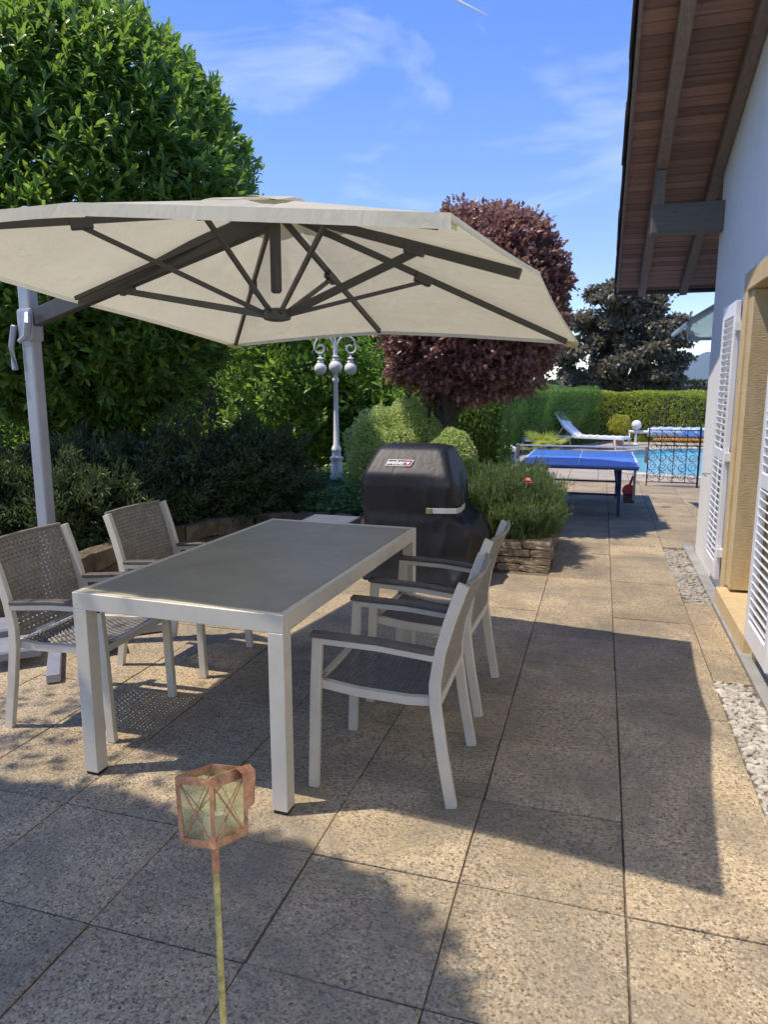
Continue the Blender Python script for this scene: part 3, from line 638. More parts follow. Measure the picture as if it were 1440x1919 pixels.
def weave(mb, surf, nu, nv, wu, th=0.0016):
    """interlaced flat strands on surf(u, v); nu strands across v, nv pairs across u"""
    def P(u, v, o):
        p = Vector(surf(u, v)); e = 1e-3; a = (Vector(surf(min(1, u+e), v))-Vector(surf(max(0, u-e), v))); b = (Vector(surf(u, min(1, v+e)))-Vector(surf(u, max(0, v-e))))
        n = a.cross(b).normalized(); return p+n*o
    K = nv*2
    for i in range(nu):
        u0, u1 = (i+.09)/nu, (i+.91)/nu; vs = []; fs = []
        for k in range(K+1):
            v = k/K; o = th*3.0*(1 if (k+i) % 2 else -1)
            vs += [P(u0, v, o), P(u1, v, o)]
        for k in range(K): fs.append((2*k, 2*k+1, 2*k+3, 2*k+2))
        mb.add(vs, fs)
    for j in range(nv+1):
        v = min(max(j/nv, .004), .996)
        for dv in (-.010, .010):
            vv = min(max(v+dv, 0), 1); w2 = .009; vs = []; fs = []
            for k in range(13):
                u = k/12; vs += [P(u, max(0, vv-w2), 0), P(u, min(1, vv+w2), 0)]
            for k in range(12): fs.append((2*k, 2*k+1, 2*k+3, 2*k+2))
            mb.add(vs, fs)
def make_chair():
    """faces -x"""
    t = thing('garden_armchair', 'x', 'chair', group='woven armchairs around the dining table')
    W = .245
    post = [(.275,0),(.235,.22),(.208,.40),(.205,.48),(.222,.60),(.255,.72),(.292,.83),(.305,.865)]
    for s in (-1, 1):
        y = s*W
        MB().bar([(x, y, z) for x, z in post], .028, .042, up=(1,0,0)).build('back_leg', M['alu'], t, bevel=0.0025)
        MB().bar([(-.275,y,0),(-.262,y,.40),(-.250,y,.618)], .028, .040, up=(1,0,0)).build('leg', M['alu'], t, bevel=0.0025)
        ar = MB().bar([(-.268,y,.608),(-.02,y,.602),(.206,y,.582)], .028, .024).build('arm_rail', M['alu'], t, bevel=0.002)
        MB().bar([(-.278,y,.631),(-.02,y,.625),(.204,y,.605)], .045, .018).build('armrest', M['armwood'], ar, bevel=0.004)
        MB().bar([(-.255,y-s*.0285,.425),(-.1,y-s*.0285,.405),(.1,y-s*.0285,.397),(.205,y-s*.0285,.405)], .028, .034).build('side_rail', M['alu'], t, bevel=0.002)
    MB().bar([(-.255,-W+.0145,.425),(-.255,W-.0145,.425)], .03, .03).build('front_rail', M['alu'], t, bevel=0.002)
    MB().bar([(.21,-W+.0145,.40),(.21,W-.0145,.40)], .03, .03).build('back_rail', M['alu'], t, bevel=0.002)
    def seat(u, v):
        x = -.262+u*.462; z = .447-.046*math.sin(math.pi*min(1,u*.9+.02))*(.75)-.012*math.sin(math.pi*v)-.02*u; return (x, -W+.028+(2*W-.056)*v, z)
    sm = MB(); weave(sm, seat, 25, 18, .01); sm.build('seat', M['rattandk'], t)
    pz = [p[1] for p in post]; px = [p[0] for p in post]
    def back(u, v):
        z = .43+u*.438; x = float(np.interp(z, pz, px))+.016+.028*math.sin(math.pi*v)*u; return (x, -W+.010+(2*W-.020)*v, z)
    bk = MB(); weave(bk, back, 22, 16, .01); bk.build('backrest', M['rattan'], t)
    bb = MB(); bb.tube([back(1, v) for v in np.linspace(0, 1, 9)], .009, 8); bb.build('top_rail', M['rattan'], t, smooth=True)
    return t
ch0 = make_chair()
chairs = [((-.745, 2.645), 0.02, 'woven armchair on the house side of the table, nearest the camera'),
          ((-.762, 3.435), -0.02, 'woven armchair on the house side of the table, nearest the black grill'),
          ((-2.295, 2.70), math.pi+0.03, 'woven armchair on the shrub side of the table, at the near end'),
          ((-2.265, 3.47), math.pi-0.04, 'woven armchair on the shrub side of the table, at the far end')]
for i, (p, rz, lb) in enumerate(chairs):
    c = ch0 if i == 0 else copy_tree(ch0); c.location = (*p, 0); c.rotation_euler = (0, 0, rz); c['label'] = lb

# ------------------------------------------------------------------ cantilever umbrella
UB = (-3.143, 3.404)
um = thing('cantilever_umbrella', 'large cream square cantilever umbrella on a silver pole over the table', 'umbrella', (*UB, 0))
def U(p): return (p[0]-UB[0], p[1]-UB[1], p[2])
def ub(mb, name, mat, parent=None, **k):
    mb.v = [U(v) for v in mb.v]; return mb.build(name, mat, parent or um, **k)
hub = Vector((-1.479, 3.143, 2.401))
rimp = [(-0.381, 1.814, 1.973),(-0.27, 3.022, 2.01),(-0.149, 4.241, 1.809),(-1.33, 4.362, 1.903),(-2.455, 4.52, 1.852),(-2.744, 3.246, 2.029),(-2.809, 2.046, 2.136),(-1.581, 1.925, 2.108)]
rimp = [Vector(p) for p in rimp]
cn = MB(); NU, NV = 20, 24
canopy_pts = {}
def cpoint(i, u, v):
    a, b = rimp[i], rimp[(i+1) % 8]; e = a.lerp(b, v); c = Vector((hub.x, hub.y, e.z))
    p = hub.lerp(e, u); s_ = math.sin(math.pi*v)
    p += (hub-e).normalized()*(0.018*s_*u*u)
    p.z += -0.028*s_*math.sin(math.pi*min(1, u)) + .0045*math.sin(2*math.pi*4*v+1.7*i)*s_*u*(1-u)*4*math.cos(u*7+i) 
    return p
for i in range(8): cn.grid(lambda u, v: tuple(cpoint(i, .03+.97*u, v)), NU, NV)
canopy = ub(cn, 'canopy', M['canopy'], smooth=True)
bm = bmesh.new(); bm.from_mesh(canopy.data); bmesh.ops.remove_doubles(bm, verts=bm.verts, dist=1e-4); bm.to_mesh(canopy.data); bm.free()
for i in range(8):
    v_ = MB(); 
    def val(u, v, i=i):
        p = cpoint(i, 1.0, v); o = (p-hub); o.z = 0; o.normalize(); q = p+o*(.003+.005*u); q.z += .002-(.040 if i in (6, 7) else .022)*u; return tuple(q)
    v_.grid(val, 2, 20); ub(v_, 'valance', M['canopy'], canopy, smooth=True)
for i in (0, 2, 4, 6):   # corner pockets
    p = rimp[i]; a = cpoint(i, 1, .055); b = cpoint((i-1) % 8, 1, .945); q = p.lerp(hub, .05); dz = Vector((0,0,-.012))
    pm = MB(); pm.add([p+dz, a+dz, q+dz, b+dz, p+dz*2.6, a+dz*2.6, q+dz*1.4, b+dz*2.6], [(4,5,6,7),(0,1,5,4),(3,0,4,7)]); ub(pm, 'rib_pocket', simple('pocket cloth', (0.55, 0.50, 0.26), 0.8), canopy)
vt = MB()
for k in range(8):
    a, b = rimp[k], rimp[(k+1) % 8]
    def vp(u, v, a=a, b=b, k=k):
        e = a.lerp(b, v); p = hub.lerp(e, u*.20); p.z += .012+.008*math.sin(6.28*v+k)*u; return tuple(p)
    vt.grid(vp, 4, 6)
ub(vt, 'vent_cap', M['canopy'], canopy, smooth=True)
ribs = []
for i in range(8):
    e = rimp[i]; a = hub+Vector((0,0,-.045)); b = e.lerp(hub, .045 if i != 1 else .06)+Vector((0,0,-.028))
    w, hh = ((.028, .042) if i in (1,) else (.018, .028))
    if i == 5: w, hh = .014, .02
    m_ = MB(); m_.bar([a, b], w, hh); rb = ub(m_, 'rib', M['anthracite']); ribs.append((a, b, rb))
def Z(z): return 1.55+(z-1.55)*0.93
pole = MB(); pole.bar([(UB[0],UB[1],.05),(UB[0],UB[1],Z(2.55))], .068, .090, up=(0.97,-.15,0)); pl = ub(pole, 'pole', M['poolalu'], bevel=.012, seg=2)
ph = MB(); ph.bar([(UB[0]-.05,UB[1]+.02,Z(2.555)),(UB[0]+.05,UB[1],Z(2.59)),(UB[0]+.17,UB[1]-.03,Z(2.54))], .08, .05); ub(ph, 'pole_head', M['poolalu'], bevel=.02, seg=2)
beam_a = Vector((UB[0]+.02, UB[1], Z(1.965))); beam_b = hub+Vector((0,0,-.075))
bmB = MB(); bmB.bar([beam_a, beam_b], .055, .095); bo = ub(bmB, 'main_beam', M['anthracite'], bevel=.006)
col_ = MB(); col_.bar([(UB[0],UB[1],Z(1.83)),(UB[0],UB[1],Z(2.03))], .092, .115, up=(0.97,-.15,0)); sl_ = ub(col_, 'sliding_collar', M['poolalu'], bevel=.018, seg=2)
hg = MB(); hg.tube([(UB[0]+.05,UB[1]-.07,Z(1.99)),(UB[0]+.075,UB[1]-.10,Z(1.93)),(UB[0]+.06,UB[1]-.10,Z(1.86)),(UB[0]+.0,UB[1]-.09,Z(1.83))], [.018,.022,.02,.014], 8); ub(hg, 'grip', M['poolalu'], sl_, smooth=True)
lv = MB(); lv.bar([(UB[0]-.075,UB[1]-.04,Z(1.93)),(UB[0]-.10,UB[1]-.05,Z(1.80)),(UB[0]-.085,UB[1]-.05,Z(1.66))], .035, .03); ub(lv, 'release_lever', M['poolalu'], sl_, bevel=.006)
ms = MB(); ms.tube([hub+Vector((0,0,-.0)), (hub.x,hub.y,Z(2.03)), (hub.x,hub.y,Z(2.02))], [.026,.026,.018], 14); ub(ms, 'mast_tube', M['anthracite'], smooth=True)
lowh = Vector((hub.x, hub.y, Z(1.915)))
lh = MB(); lh.lathe([(.03,-.03),(.062,-.022),(.07,0),(.066,.022),(.03,.03)], tuple(lowh), 18); lho = ub(lh, 'runner_hub', M['anthracite'], smooth=True)
for i in range(8):
    a, b, rb = ribs[i]; t = {1: .60, 5: .52, 6: .50}.get(i, .46)
    q = (beam_b.lerp(beam_a, .56)+Vector((0,0,-.06))) if i == 5 else a.lerp(b, t)+Vector((0,0,-.025))
    dirn = (q-lowh); dirn.z = 0; dirn.normalize(); s0 = lowh+dirn*.05
    sm_ = MB(); sm_.bar([s0, q], *((.022, .032) if i in (1, 5) else (.015, .020))); so = ub(sm_, 'strut', M['anthracite'])
    br = MB(); dd = (b-a).normalized(); br.bar([q-dd*.045+Vector((0,0,.012)), q+dd*.045+Vector((0,0,.012))], .036, .045); ub(br, 'strut_bracket', M['anthracite'], so, bevel=.004)
cb = MB(); cb.bar([(UB[0]-.5,UB[1]-.42,.03),(UB[0]+.5,UB[1]+.42,.03)], .07, .05); cb.bar([(UB[0]-.42,UB[1]+.5,.029),(UB[0]+.42,UB[1]-.5,.029)], .07, .05)
ub(cb, 'cross_base', M['poolalu'], bevel=.004)
hs = MB(); hs.box(UB[0]-.08, UB[0]+.08, UB[1]-.08, UB[1]+.08, .055, .2); ub(hs, 'pole_socket', M['plasticgrey'], bevel=.01)
for k in range(4):
    a = k*math.pi/2-.05; c = Vector((UB[0]+.30*math.cos(a), UB[1]+.30*math.sin(a), .075))
    wb = MB(); wb.prism([(-.19,-.19),(.19,-.19),(.19,.19),(-.19,.19)], 'z', -.02, .035)
    o = wb.build('ballast_slab', M['plasticgrey'], um, bevel=.012); o.location = U(c); o.rotation_euler = (0, 0, a+math.pi/4); o.scale = (.72, .72, 1)

# ------------------------------------------------------------------ covered grill
gx, gy = -1.43, 5.68
grill = thing('covered_grill', 'barbecue grill hidden under a black wrinkled cover, behind the table', 'grill', (gx, gy, 0))
#      z    x0     x1     y0    y1   corner radius
prof = [(0.01,-1.86,-.93,5.37,6.07,.10),(.10,-1.85,-.92,5.385,6.06,.10),(.25,-1.84,-.89,5.395,6.05,.12),(.40,-1.84,-.875,5.40,6.05,.13),(.50,-1.845,-.93,5.40,6.05,.12),(.56,-1.845,-1.045,5.41,6.04,.10),
        (.66,-1.85,-1.05,5.40,6.05,.09),(.78,-1.85,-1.055,5.39,6.06,.08),(.87,-1.825,-1.09,5.39,6.05,.06),(.90,-1.82,-1.10,5.41,6.04,.06),(1.00,-1.78,-1.14,5.49,6.00,.06),(1.06,-1.755,-1.165,5.54,5.96,.07),(1.085,-1.73,-1.19,5.58,5.92,.08),(1.095,-1.68,-1.24,5.63,5.87,.08)]
pa = np.array(prof); NR, NP = 60, 160
gv = []; L1 = Lump(10, 1, 2.2); L2 = Lump(10, 1, 6)
for r in range(NR+1):
    z = pa[0,0]+(pa[-1,0]-pa[0,0])*r/NR
    x0, x1, y0, y1, cr = [np.interp(z, pa[:,0], pa[:,k]) for k in range(1, 6)]
    ring = []
    w, d = x1-x0, y1-y0; per = 2*(w+d)
    for k in range(NP):
        s_ = per*k/NP
        if s_ < w: p = (x0+s_, y0); nrm_ = (0, -1)
        elif s_ < w+d: p = (x1, y0+s_-w); nrm_ = (1, 0)
        elif s_ < 2*w+d: p = (x1-(s_-w-d), y1); nrm_ = (0, 1)
        else: p = (x0, y1-(s_-2*w-d)); nrm_ = (-1, 0)
        # rounded corners
        cxm = min(max(p[0], x0+cr), x1-cr); cym = min(max(p[1], y0+cr), y1-cr); dx, dy = p[0]-cxm, p[1]-cym; dl = math.hypot(dx, dy)
        if dx*dy != 0 and dl > cr: p = (cxm+dx/dl*cr, cym+dy/dl*cr); nrm_ = (dx/dl, dy/dl)
        a = s_/per*2*math.pi; rightness = max(0, min(1, (p[0]+1.32)/.25)); low = max(0, 1-max(0, z-.80)/.08)
        hem = max(0, 1-z/.85)
        rid = lambda q: (1-abs(math.sin(q)))**2.2
        fold = .022*low*rid(s_*7.5+z*2.6*math.sin(s_*3)+.6*math.sin(z*6))*(.25+.9*rightness)+.016*low*rid(s_*13-z*5+1.1*math.sin(z*4+s_*5))*(.15+rightness)
        fold += .020*hem*math.sin(s_*17+.8*math.sin(z*5))*(.35+.65*rightness)-.004*hem
        fold += float(L2(np.array([[p[0]*1.4, p[1]*1.4, z*1.6]]))[0])*.008*low*(0.3+rightness)
        ring.append((p[0]+nrm_[0]*fold, p[1]+nrm_[1]*fold, z))
    gv += ring
gm = MB(); fs = []
for r in range(NR):
    for k in range(NP): a = r*NP+k; b = r*NP+(k+1) % NP; fs.append((a, b, b+NP, a+NP))
fs.append(tuple(range(NR*NP, NR*NP+NP))); gm.add([(x-gx, y-gy, z) for x, y, z in gv], fs)
gco = gm.build('cover', M['cover'], grill, smooth=True)
# cover strap and buckle on the side
MB().bar([(-1.26-gx,5.375-gy,.60),(-1.13-gx,5.375-gy,.605),(-1.045-gx,5.385-gy,.607),(-1.02-gx,5.45-gy,.612),(-1.02-gx,5.60-gy,.622)], .006, .042).build('strap', simple('grey webbing', (0.5, 0.5, 0.46), 0.7), gco, bevel=.001)
MB().box(-1.285-gx,-1.235-gx,5.366-gy,5.382-gy,.575,.622).build('buckle', simple('olive buckle', (0.22, 0.21, 0.10), 0.6), gco, bevel=.004)
for sx in (-1.72, -1.05): MB().lathe([(.028,-.012),(.03,0),(.028,.012)], (0,0,0), 14).build('caster', M['rubber'], grill, loc=(sx-gx, 5.5-gy, .03), rot=(0, R(90), 0))
# printed logo on the sloping front of the lid cover
lgz, lgy = .965, 5.462; tilt = math.atan2(.10, .08)
lg = bpy.data.objects.new('logo_anchor', None)
def flat(name, verts, faces, mat):
    m_ = MB(); m_.add([(x, y, z) for x, y, z in verts], faces); return m_.build(name, mat, gco, loc=(-1.525-gx, lgy-gy-.012, lgz), rot=(tilt, 0, 0))
FW, FH, sk = .105, .030, .012
def par(x0, x1, y0, y1, z): return [(x0+sk*y0/FH, y0, z), (x1+sk*y0/FH, y0, z), (x1+sk*y1/FH, y1, z), (x0+sk*y1/FH, y1, z)]
fvv = par(-FW, FW, -FH, FH, .0)+par(-FW+.005, FW-.005, -FH+.004, FH-.004, .0)
flat('logo_frame', fvv, [(0,1,5,4),(1,2,6,5),(2,3,7,6),(3,0,4,7)], M['logowhite'])
flat('logo_panel', par(FW-.062, FW-.006, -FH+.005, FH-.005, .0), [(0,1,2,3)], M['logored'])
flat('logo_mark', [(FW-.050, .006, .002), (FW-.018, .010, .002), (FW-.030, -.014, .002), (FW-.040, -.014, .002)], [(3,2,1,0)], M['logowhite'])
fc = bpy.data.curves.new('logo_text', 'FONT'); fc.body = 'weber'; fc.size = .058; fc.shear = .25; fc.align_x = 'CENTER'; fc.align_y = 'CENTER'; fc.offset = .0012
fo = bpy.data.objects.new('tmp', fc); COL.objects.link(fo); dg = bpy.context.evaluated_depsgraph_get(); tme_ = bpy.data.meshes.new_from_object(fo.evaluated_get(dg)); bpy.data.objects.remove(fo)
tme_.materials.clear(); link('logo_text', tme_, M['logowhite'], gco, (-1.525-gx-.032, lgy-gy-.0135, lgz+.001), (tilt, 0, 0))
# low grey box left of the grill
gb = thing('storage_box', 'low dark grey flat-topped box left of the covered grill', 'box', (-2.28, 5.78, 0))
MB().box(-.20,.20,-.22,.22,0,.36).build('body', M['plasticgrey'], gb, bevel=.01); MB().box(-.225,.225,-.25,.25,.362,.40).build('lid', M['slategrey'], gb, bevel=.008)

# ------------------------------------------------------------------ lantern on a stick
lt = thing('garden_lantern', 'copper framed glass lantern on a thin yellow stick in the foreground', 'lantern', (-.392, .635, 0))
lt.rotation_euler = (Matrix.Rotation(R(-17), 3, Vector((.852, .524, 0))) @ Matrix.Rotation(R(-15), 3, 'Z')).to_euler()
st_ = MB(); st_.tube([(0,0,0),(.002,0,.4),(0,0,.89)], .0048, 8); st_.build('stick', M['brass'], lt, smooth=True)
MB().tube([(0,0,.865),(0,0,.915)], .0062, 8).build('socket', M['copper'], lt, smooth=True)
S0, S1, Z0, Z1 = .0335, .0365, .915, 1.008
cs = [(-1,-1),(1,-1),(1,1),(-1,1)]
MB().box(-S0,S0,-S0,S0,Z0-.002,Z0).build('base_plate', M['copper'], lt)
for i in range(4):
    a, b = cs[i], cs[(i+1) % 4]
    A0, A1, B0, B1 = [Vector((c_[0]*s_, c_[1]*s_, z_)) for c_, s_, z_ in ((a,S0,Z0),(a,S1,Z1),(b,S0,Z0),(b,S1,Z1))]
    MB().bar([A0, A1+Vector((0,0,.004))], .006, .006, up=(a[0],a[1],0)).build('corner_post', M['copper'], lt)
    MB().bar([A1, B1], .003, .012 if i != 1 else .017).build('top_band', M['copper'], lt)
    MB().bar([A0+Vector((0,0,.004)), B0+Vector((0,0,.004))], .003, .009).build('bottom_band', M['copper'], lt)
    ins = lambda q: Vector((q.x*.96, q.y*.96, q.z)); pn = MB().add([ins(A0), ins(B0), ins(B1), ins(A1)], [(0,1,2,3)]).build('pane', M['lantglass'], lt)
    MB().tube([A0, B1], .0012, 5).tube([B0, A1], .0012, 5).build('cross_wire', M['copper'], pn)
MB().add([(S1+.001,.012,Z1+.010),(S1+.014,.014,Z1+.002),(S1+.014,.043,Z1),(S1+.001,.045,Z1+.009),(S1+.012,.018,Z1-.055),(S1+.012,.04,Z1-.048)], [(0,1,2,3),(1,4,5,2)]).build('bent_flap', M['copper'], lt)
MB().tube([(0,0,Z0),(0,0,Z0+.035)], .016, 12).build('candle', simple('old wax', (.55,.52,.38), .6), lt)

# ------------------------------------------------------------------ white lamp post
LS = 1.22
lp = thing('globe_lamp_post', 'ornate white lamp post with hanging globes among the shrubs', 'lamp post', (-3.33, 8.80, .20))
MB().lathe([(r_*LS, z_) for r_, z_ in [(.085,0),(.082,.05),(.062,.32),(.060,.40),(.075,.42),(.078,.45),(.050,.47),(.045,.52),(.058,.55),(.050,.58),(.032,.62),(.026,1.0),(.024,1.42),(.036,1.44),(.036,1.47),(.022,1.50),(.020,1.55)]], (0,0,0), 14).build('column', M['lampwhite'], lp, smooth=True)
def globe(x, y, z, r, base_up):
    gm_ = MB(); gm_.sphere((x,y,z), r, 20, 12); go = gm_.build('globe', M['globe'], lp, smooth=True)
    c = MB(); zz = z+r-.012; c.lathe([(.030,0),(.042,.010),(.040,.03),(.025,.045),(.048,.062),(.018,.075),(.012,.10)], (x,y,zz), 14); c.build('gallery', M['lampwhite'], lp, smooth=True)
globe(0,0,1.62,.088,1); 
MB().lathe([(.02,1.72),(.028,1.78),(.014,1.86),(.012,2.08),(.016,2.10),(.004,2.16)], (0,0,0), 10).build('finial', M['lampwhite'], lp, smooth=True)
for a in (0, math.pi, math.pi/2, 1.5*math.pi):
    if abs(math.sin(a)) > .5: continue
    ca, sa = math.cos(a+YAW), math.sin(a+YAW); pts_ = []
    for k in range(15):                       # rises from the stem and turns over
        u = k/14; th = math.pi*(1-u); r_ = .125; pts_.append((.02+r_+r_*math.cos(th), 1.86+.02*0+r_*1.25*math.sin(th)+ (0 if u > .0 else -.0)))
    pts_ = [(.012,1.74)]+pts_
    for k in range(1, 17):                    # inner curl
        u = k/16; th = -u*math.pi*1.75; r_ = .075*(1-.62*u); c0 = (.27-.075, 1.86); pts_.append((c0[0]+r_*math.cos(th)+.0, c0[1]+r_*math.sin(th)))
    MB().tube([(x*ca, x*sa, z) for x, z in pts_], .0135, 6).build('scroll_arm', M['lampwhite'], lp, smooth=True)
    globe(.195*ca, .195*sa, 1.60, .082, 0)

# ------------------------------------------------------------------ table tennis table
pt = thing('table_tennis_table', 'blue table tennis table with net standing before the pool', 'table', (-.24, 9.83, 0))
PX, PY, PZ = .70, 1.06, .645
pt_top = MB().box(-PX,PX,-PY,PY,PZ-.022,PZ).build('tabletop', M['ppblue'], pt, bevel=.002)
ln = MB(); 
for x0, x1, y0, y1 in ((-PX,PX,-PY,-PY+.02),(-PX,PX,PY-.02,PY),(-PX,-PX+.02,-PY+.02,PY-.02),(PX-.02,PX,-PY+.02,PY-.02),(-.004,.004,-PY+.02,PY-.02)): ln.add([(x0,y0,PZ+.0015),(x1,y0,PZ+.0015),(x1,y1,PZ+.0015),(x0,y1,PZ+.0015)], [(0,1,2,3)])
ln.build('court_lines', M['ppwhite'], pt_top)
sk_ = MB(); sk_.box(-PX+.01,PX-.01,-PY+.01,-PY+.03,PZ-.045,PZ-.024).box(-PX+.01,PX-.01,PY-.03,PY-.01,PZ-.045,PZ-.024).box(-PX+.01,-PX+.03,-PY+.03,PY-.03,PZ-.045,PZ-.024).box(PX-.03,PX-.01,-PY+.03,PY-.03,PZ-.045,PZ-.024); sk_.build('apron', M['navy'], pt)
nt = MB(); nt.add([(-PX-.12,0,PZ+.012),(PX+.12,0,PZ+.012),(PX+.12,0,PZ+.135),(-PX-.12,0,PZ+.135)], [(0,1,2,3)]); no = nt.build('net', M['net'], pt)
MB().box(-PX-.12,PX+.12,-.004,.004,PZ+.135,PZ+.155).build('net_band', M['ppwhite'], no)
for s in (-1, 1): MB().box(s*(PX+.13)-.022,s*(PX+.13)+.022,-.03,.03,PZ-.05,PZ+.16).build('net_post', M['plasticgrey'], pt, bevel=.004)
for s in (-1, 1):
    for e in (-1, 1):
        x = s*.50; y = e*.78; L_ = MB(); L_.tube([(x-.05*0, y*.62, PZ-.03),(x, y*.70, PZ-.10),(x, y, .12),(x, y, .0)], .022, 10); L_.tube([(x+.07*s*-1, y*.4, PZ-.03),(x-.05*s, y*.5, PZ-.16),(x, y*.9, .2)], .014, 8); L_.build('leg', M['navy'], pt, smooth=True)
    MB().bar([(s*.50,-.78,.10),(s*.50,.78,.10)], .03, .03).build('side_stretcher', M['navy'], pt)
for e in (-1, 1): MB().tube([(-.50,e*.66,.25),(.50,e*.66,.25)], .014, 8).build('cross_stretcher', M['navy'], pt, smooth=True)
for s in (-1, 1): MB().box(s*(PX-.045)-.014, s*(PX-.045)+.014, -PY+.05,-PY+.078, .24 if s > 0 else .0, PZ-.023).build('end_support', M['white'] if s < 0 else M['plasticgrey'], pt)
MB().box(.545,.665,-.98,-.80,.20,.30).build('bat_holder', M['black'], pt, bevel=.006)
bt = thing('table_tennis_bat', 'red table tennis bat stuck in the black holder at the blue table', 'bat', (-.24+.60, 9.83-.885, .30))
MB().lathe([(.0765,-.006),(.078,0),(.0765,.006)], (0,0,0), 24).build('blade', M['red'], bt, loc=(0, 0, .04), rot=(R(90), 0, R(12)))
MB().bar([(.01,0,.11),(.045,0,.22)], .028, .02, up=(0,1,0)).build('handle', M['red'], bt, bevel=.004)

# ------------------------------------------------------------------ pool side things
gate = thing('wrought_iron_gate', 'black wrought iron gate panel with scrolls in front of the pool', 'gate', (1.12, 12.1, 0))
gf = MB(); 
for x in (-.37, .385): gf.bar([(x,0,0),(x,0,.92 if x < 0 else .95)], .028 if x > 0 else .018, .028 if x > 0 else .018)
gf.bar([(-.37,0,.07),(.385,0,.07)], .014, .014); gf.bar([(-.37,0,.90),(.385,0,.90)], .014, .014); gf.build('gate_frame', M['iron'], gate)
for x in (-.18, .01, .2): MB().tube([(x,0,.07),(x,0,.90)], .006, 6).build('upright', M['iron'], gate)
ar = MB(); ar.tube([(-.37+.755*k/20, 0, .92+.50*math.sin(math.pi*(k/20))**.6) for k in range(21)], .007, 6); ar.build('arch', M['iron'], gate)
def spiral(cx_, cz_, r, turns, ph, n=26, sgn=1): return [(cx_+r*(1-.82*k/n)*math.cos(ph+sgn*2*math.pi*turns*k/n), 0, cz_+r*(1-.82*k/n)*math.sin(ph+sgn*2*math.pi*turns*k/n)) for k in range(n+1)]
for ix in range(5):
    for iz in range(5):
        x = -.30+.15*ix; z = .16+.155*iz; sg = 1 if (ix+iz) % 2 else -1
        MB().tube(spiral(x, z, .072, 1.5, R(60*sg+40*iz), 22, sg), .0045, 5).tube([(x+.07,0,z),(x+.03,0,z+.06),(x-.04,0,z+.10),(x-.07,0,z+.15)], .0045, 5).build('scroll', M['iron'], gate)
for ix in range(5):
    for iz in range(3):
        x = -.27+.14*ix; z = .99+.13*iz
        if z+.06 < .92+.50*math.sin(math.pi*(x+.37)/.755)**.6: MB().tube(spiral(x, z, .062, 1.5, R(50*ix+30*iz), 22, 1 if ix % 2 else -1), .004, 5).tube([(x-.06,0,z-.06),(x,0,z),(x+.06,0,z+.05)], .004, 5).build('scroll', M['iron'], gate)
def make_lounger():
    t = thing('sun_lounger', 'x', 'sun lounger', group='white sun loungers by the pool')
    f = MB(); f.bar([(-.95,-.30,.30),(.95,-.30,.30)], .04, .06); f.bar([(-.95,.30,.30),(.95,.30,.30)], .04, .06); f.bar([(.94,-.28,.30),(.94,.28,.30)], .04, .06); f.build('frame', M['white'], t, bevel=.006)
    for x in (-.7, .75):
        for y in (-.30, .30): MB().bar([(x,y,.27),(x+.04,y,0)], .04, .04, up=(1,0,0)).build('leg', M['white'], t, bevel=.004)
    m_ = MB(); m_.grid(lambda u, v: (-.35+1.27*u, -.28+.56*v, .335+.01*math.sin(u*40)), 30, 2); so = m_.build('seat_sling', M['lounge'], t, smooth=True)
    b = MB(); b.bar([(-.35,-.28,.335),(-.62,-.28,.56),(-.90,-.28,.92)], .03, .04); b.bar([(-.35,.28,.335),(-.62,.28,.56),(-.90,.28,.92)], .03, .04); b.bar([(-.90,-.28,.92),(-.90,.28,.92)], .03, .04)
    bo_ = b.build('back_frame', M['white'], t); m2 = MB(); m2.grid(lambda u, v: (-.35-.55*u, -.27+.54*v, .34+.58*u-.05*math.sin(math.pi*u)), 10, 2); m2.build('back_sling', M['lounge'], bo_, smooth=True)
    MB().bar([(-.62,-.29,.56),(-.80,-.30,.30)], .02, .02).bar([(-.62,.29,.56),(-.80,.30,.30)], .02, .02).build('back_prop', M['white'], t)
    return t
lo = make_lounger()
for i, (p, rz, lb) in enumerate((((-.25, 19.4), R(-20), 'white sun lounger lying lengthwise with its back raised, before the hedge corner'),
                                 ((-2.15, 15.6), R(-75), 'white sun lounger left of the palm, its raised back turned to the camera'),
                                 ((-1.95, 18.6), R(-60), 'white sun lounger behind the palm, half hidden by the purple tree'))):
    c = lo if i == 0 else copy_tree(lo); c.location = (*p, 0); c.rotation_euler = (0, 0, rz); c['label'] = lb
gl = thing('globe_lamp', 'white globe lamp on a short post by the pool roller', 'lamp', (.95, 21.0, 0))
MB().tube([(0,0,0),(0,0,.45)], .035, 10).lathe([(.09,0),(.08,.03),(.04,.05)], (0,0,0), 12).build('post', M['white'], gl, smooth=True); MB().sphere((0,0,.55), .135).build('globe', M['globe'], gl, smooth=True)
pp_ = thing('potted_golden_shrub', 'round golden leaved shrub in a terracotta pot by the pool', 'potted shrub', (.48, 20.6, 0))
MB().lathe([(.12,0),(.16,.24),(.18,.25),(.18,.29),(.15,.29)], (0,0,0), 16).build('pot', M['terracotta'], pp_, smooth=True)
MB().tube([(0,0,.28),(.01,0,.42)], .014, 6).build('stem', M['bark'], pp_)
P, n_ = ellip_shell(1500, (0,0,.60), (.25,.25,.23), .12, 3, .2); link('foliage', leaf_mesh('foliage', T_FOLD, P, n_+rng.normal(0,.7,P.shape), rdir(len(P)), .05, .03, rng.random(len(P)), rng.random(len(P))*.4, M['yellowleaf']), None, pp_)
rl = thing('pool_cover_roller', 'white pool cover roller with rolled blue sheet and orange straps', 'pool roller', (1.7, 21.0, 0))
MB().tube([(-.95,0,.36),(1.6,0,.36)], .045, 12).build('tube', M['white'], rl, smooth=True)
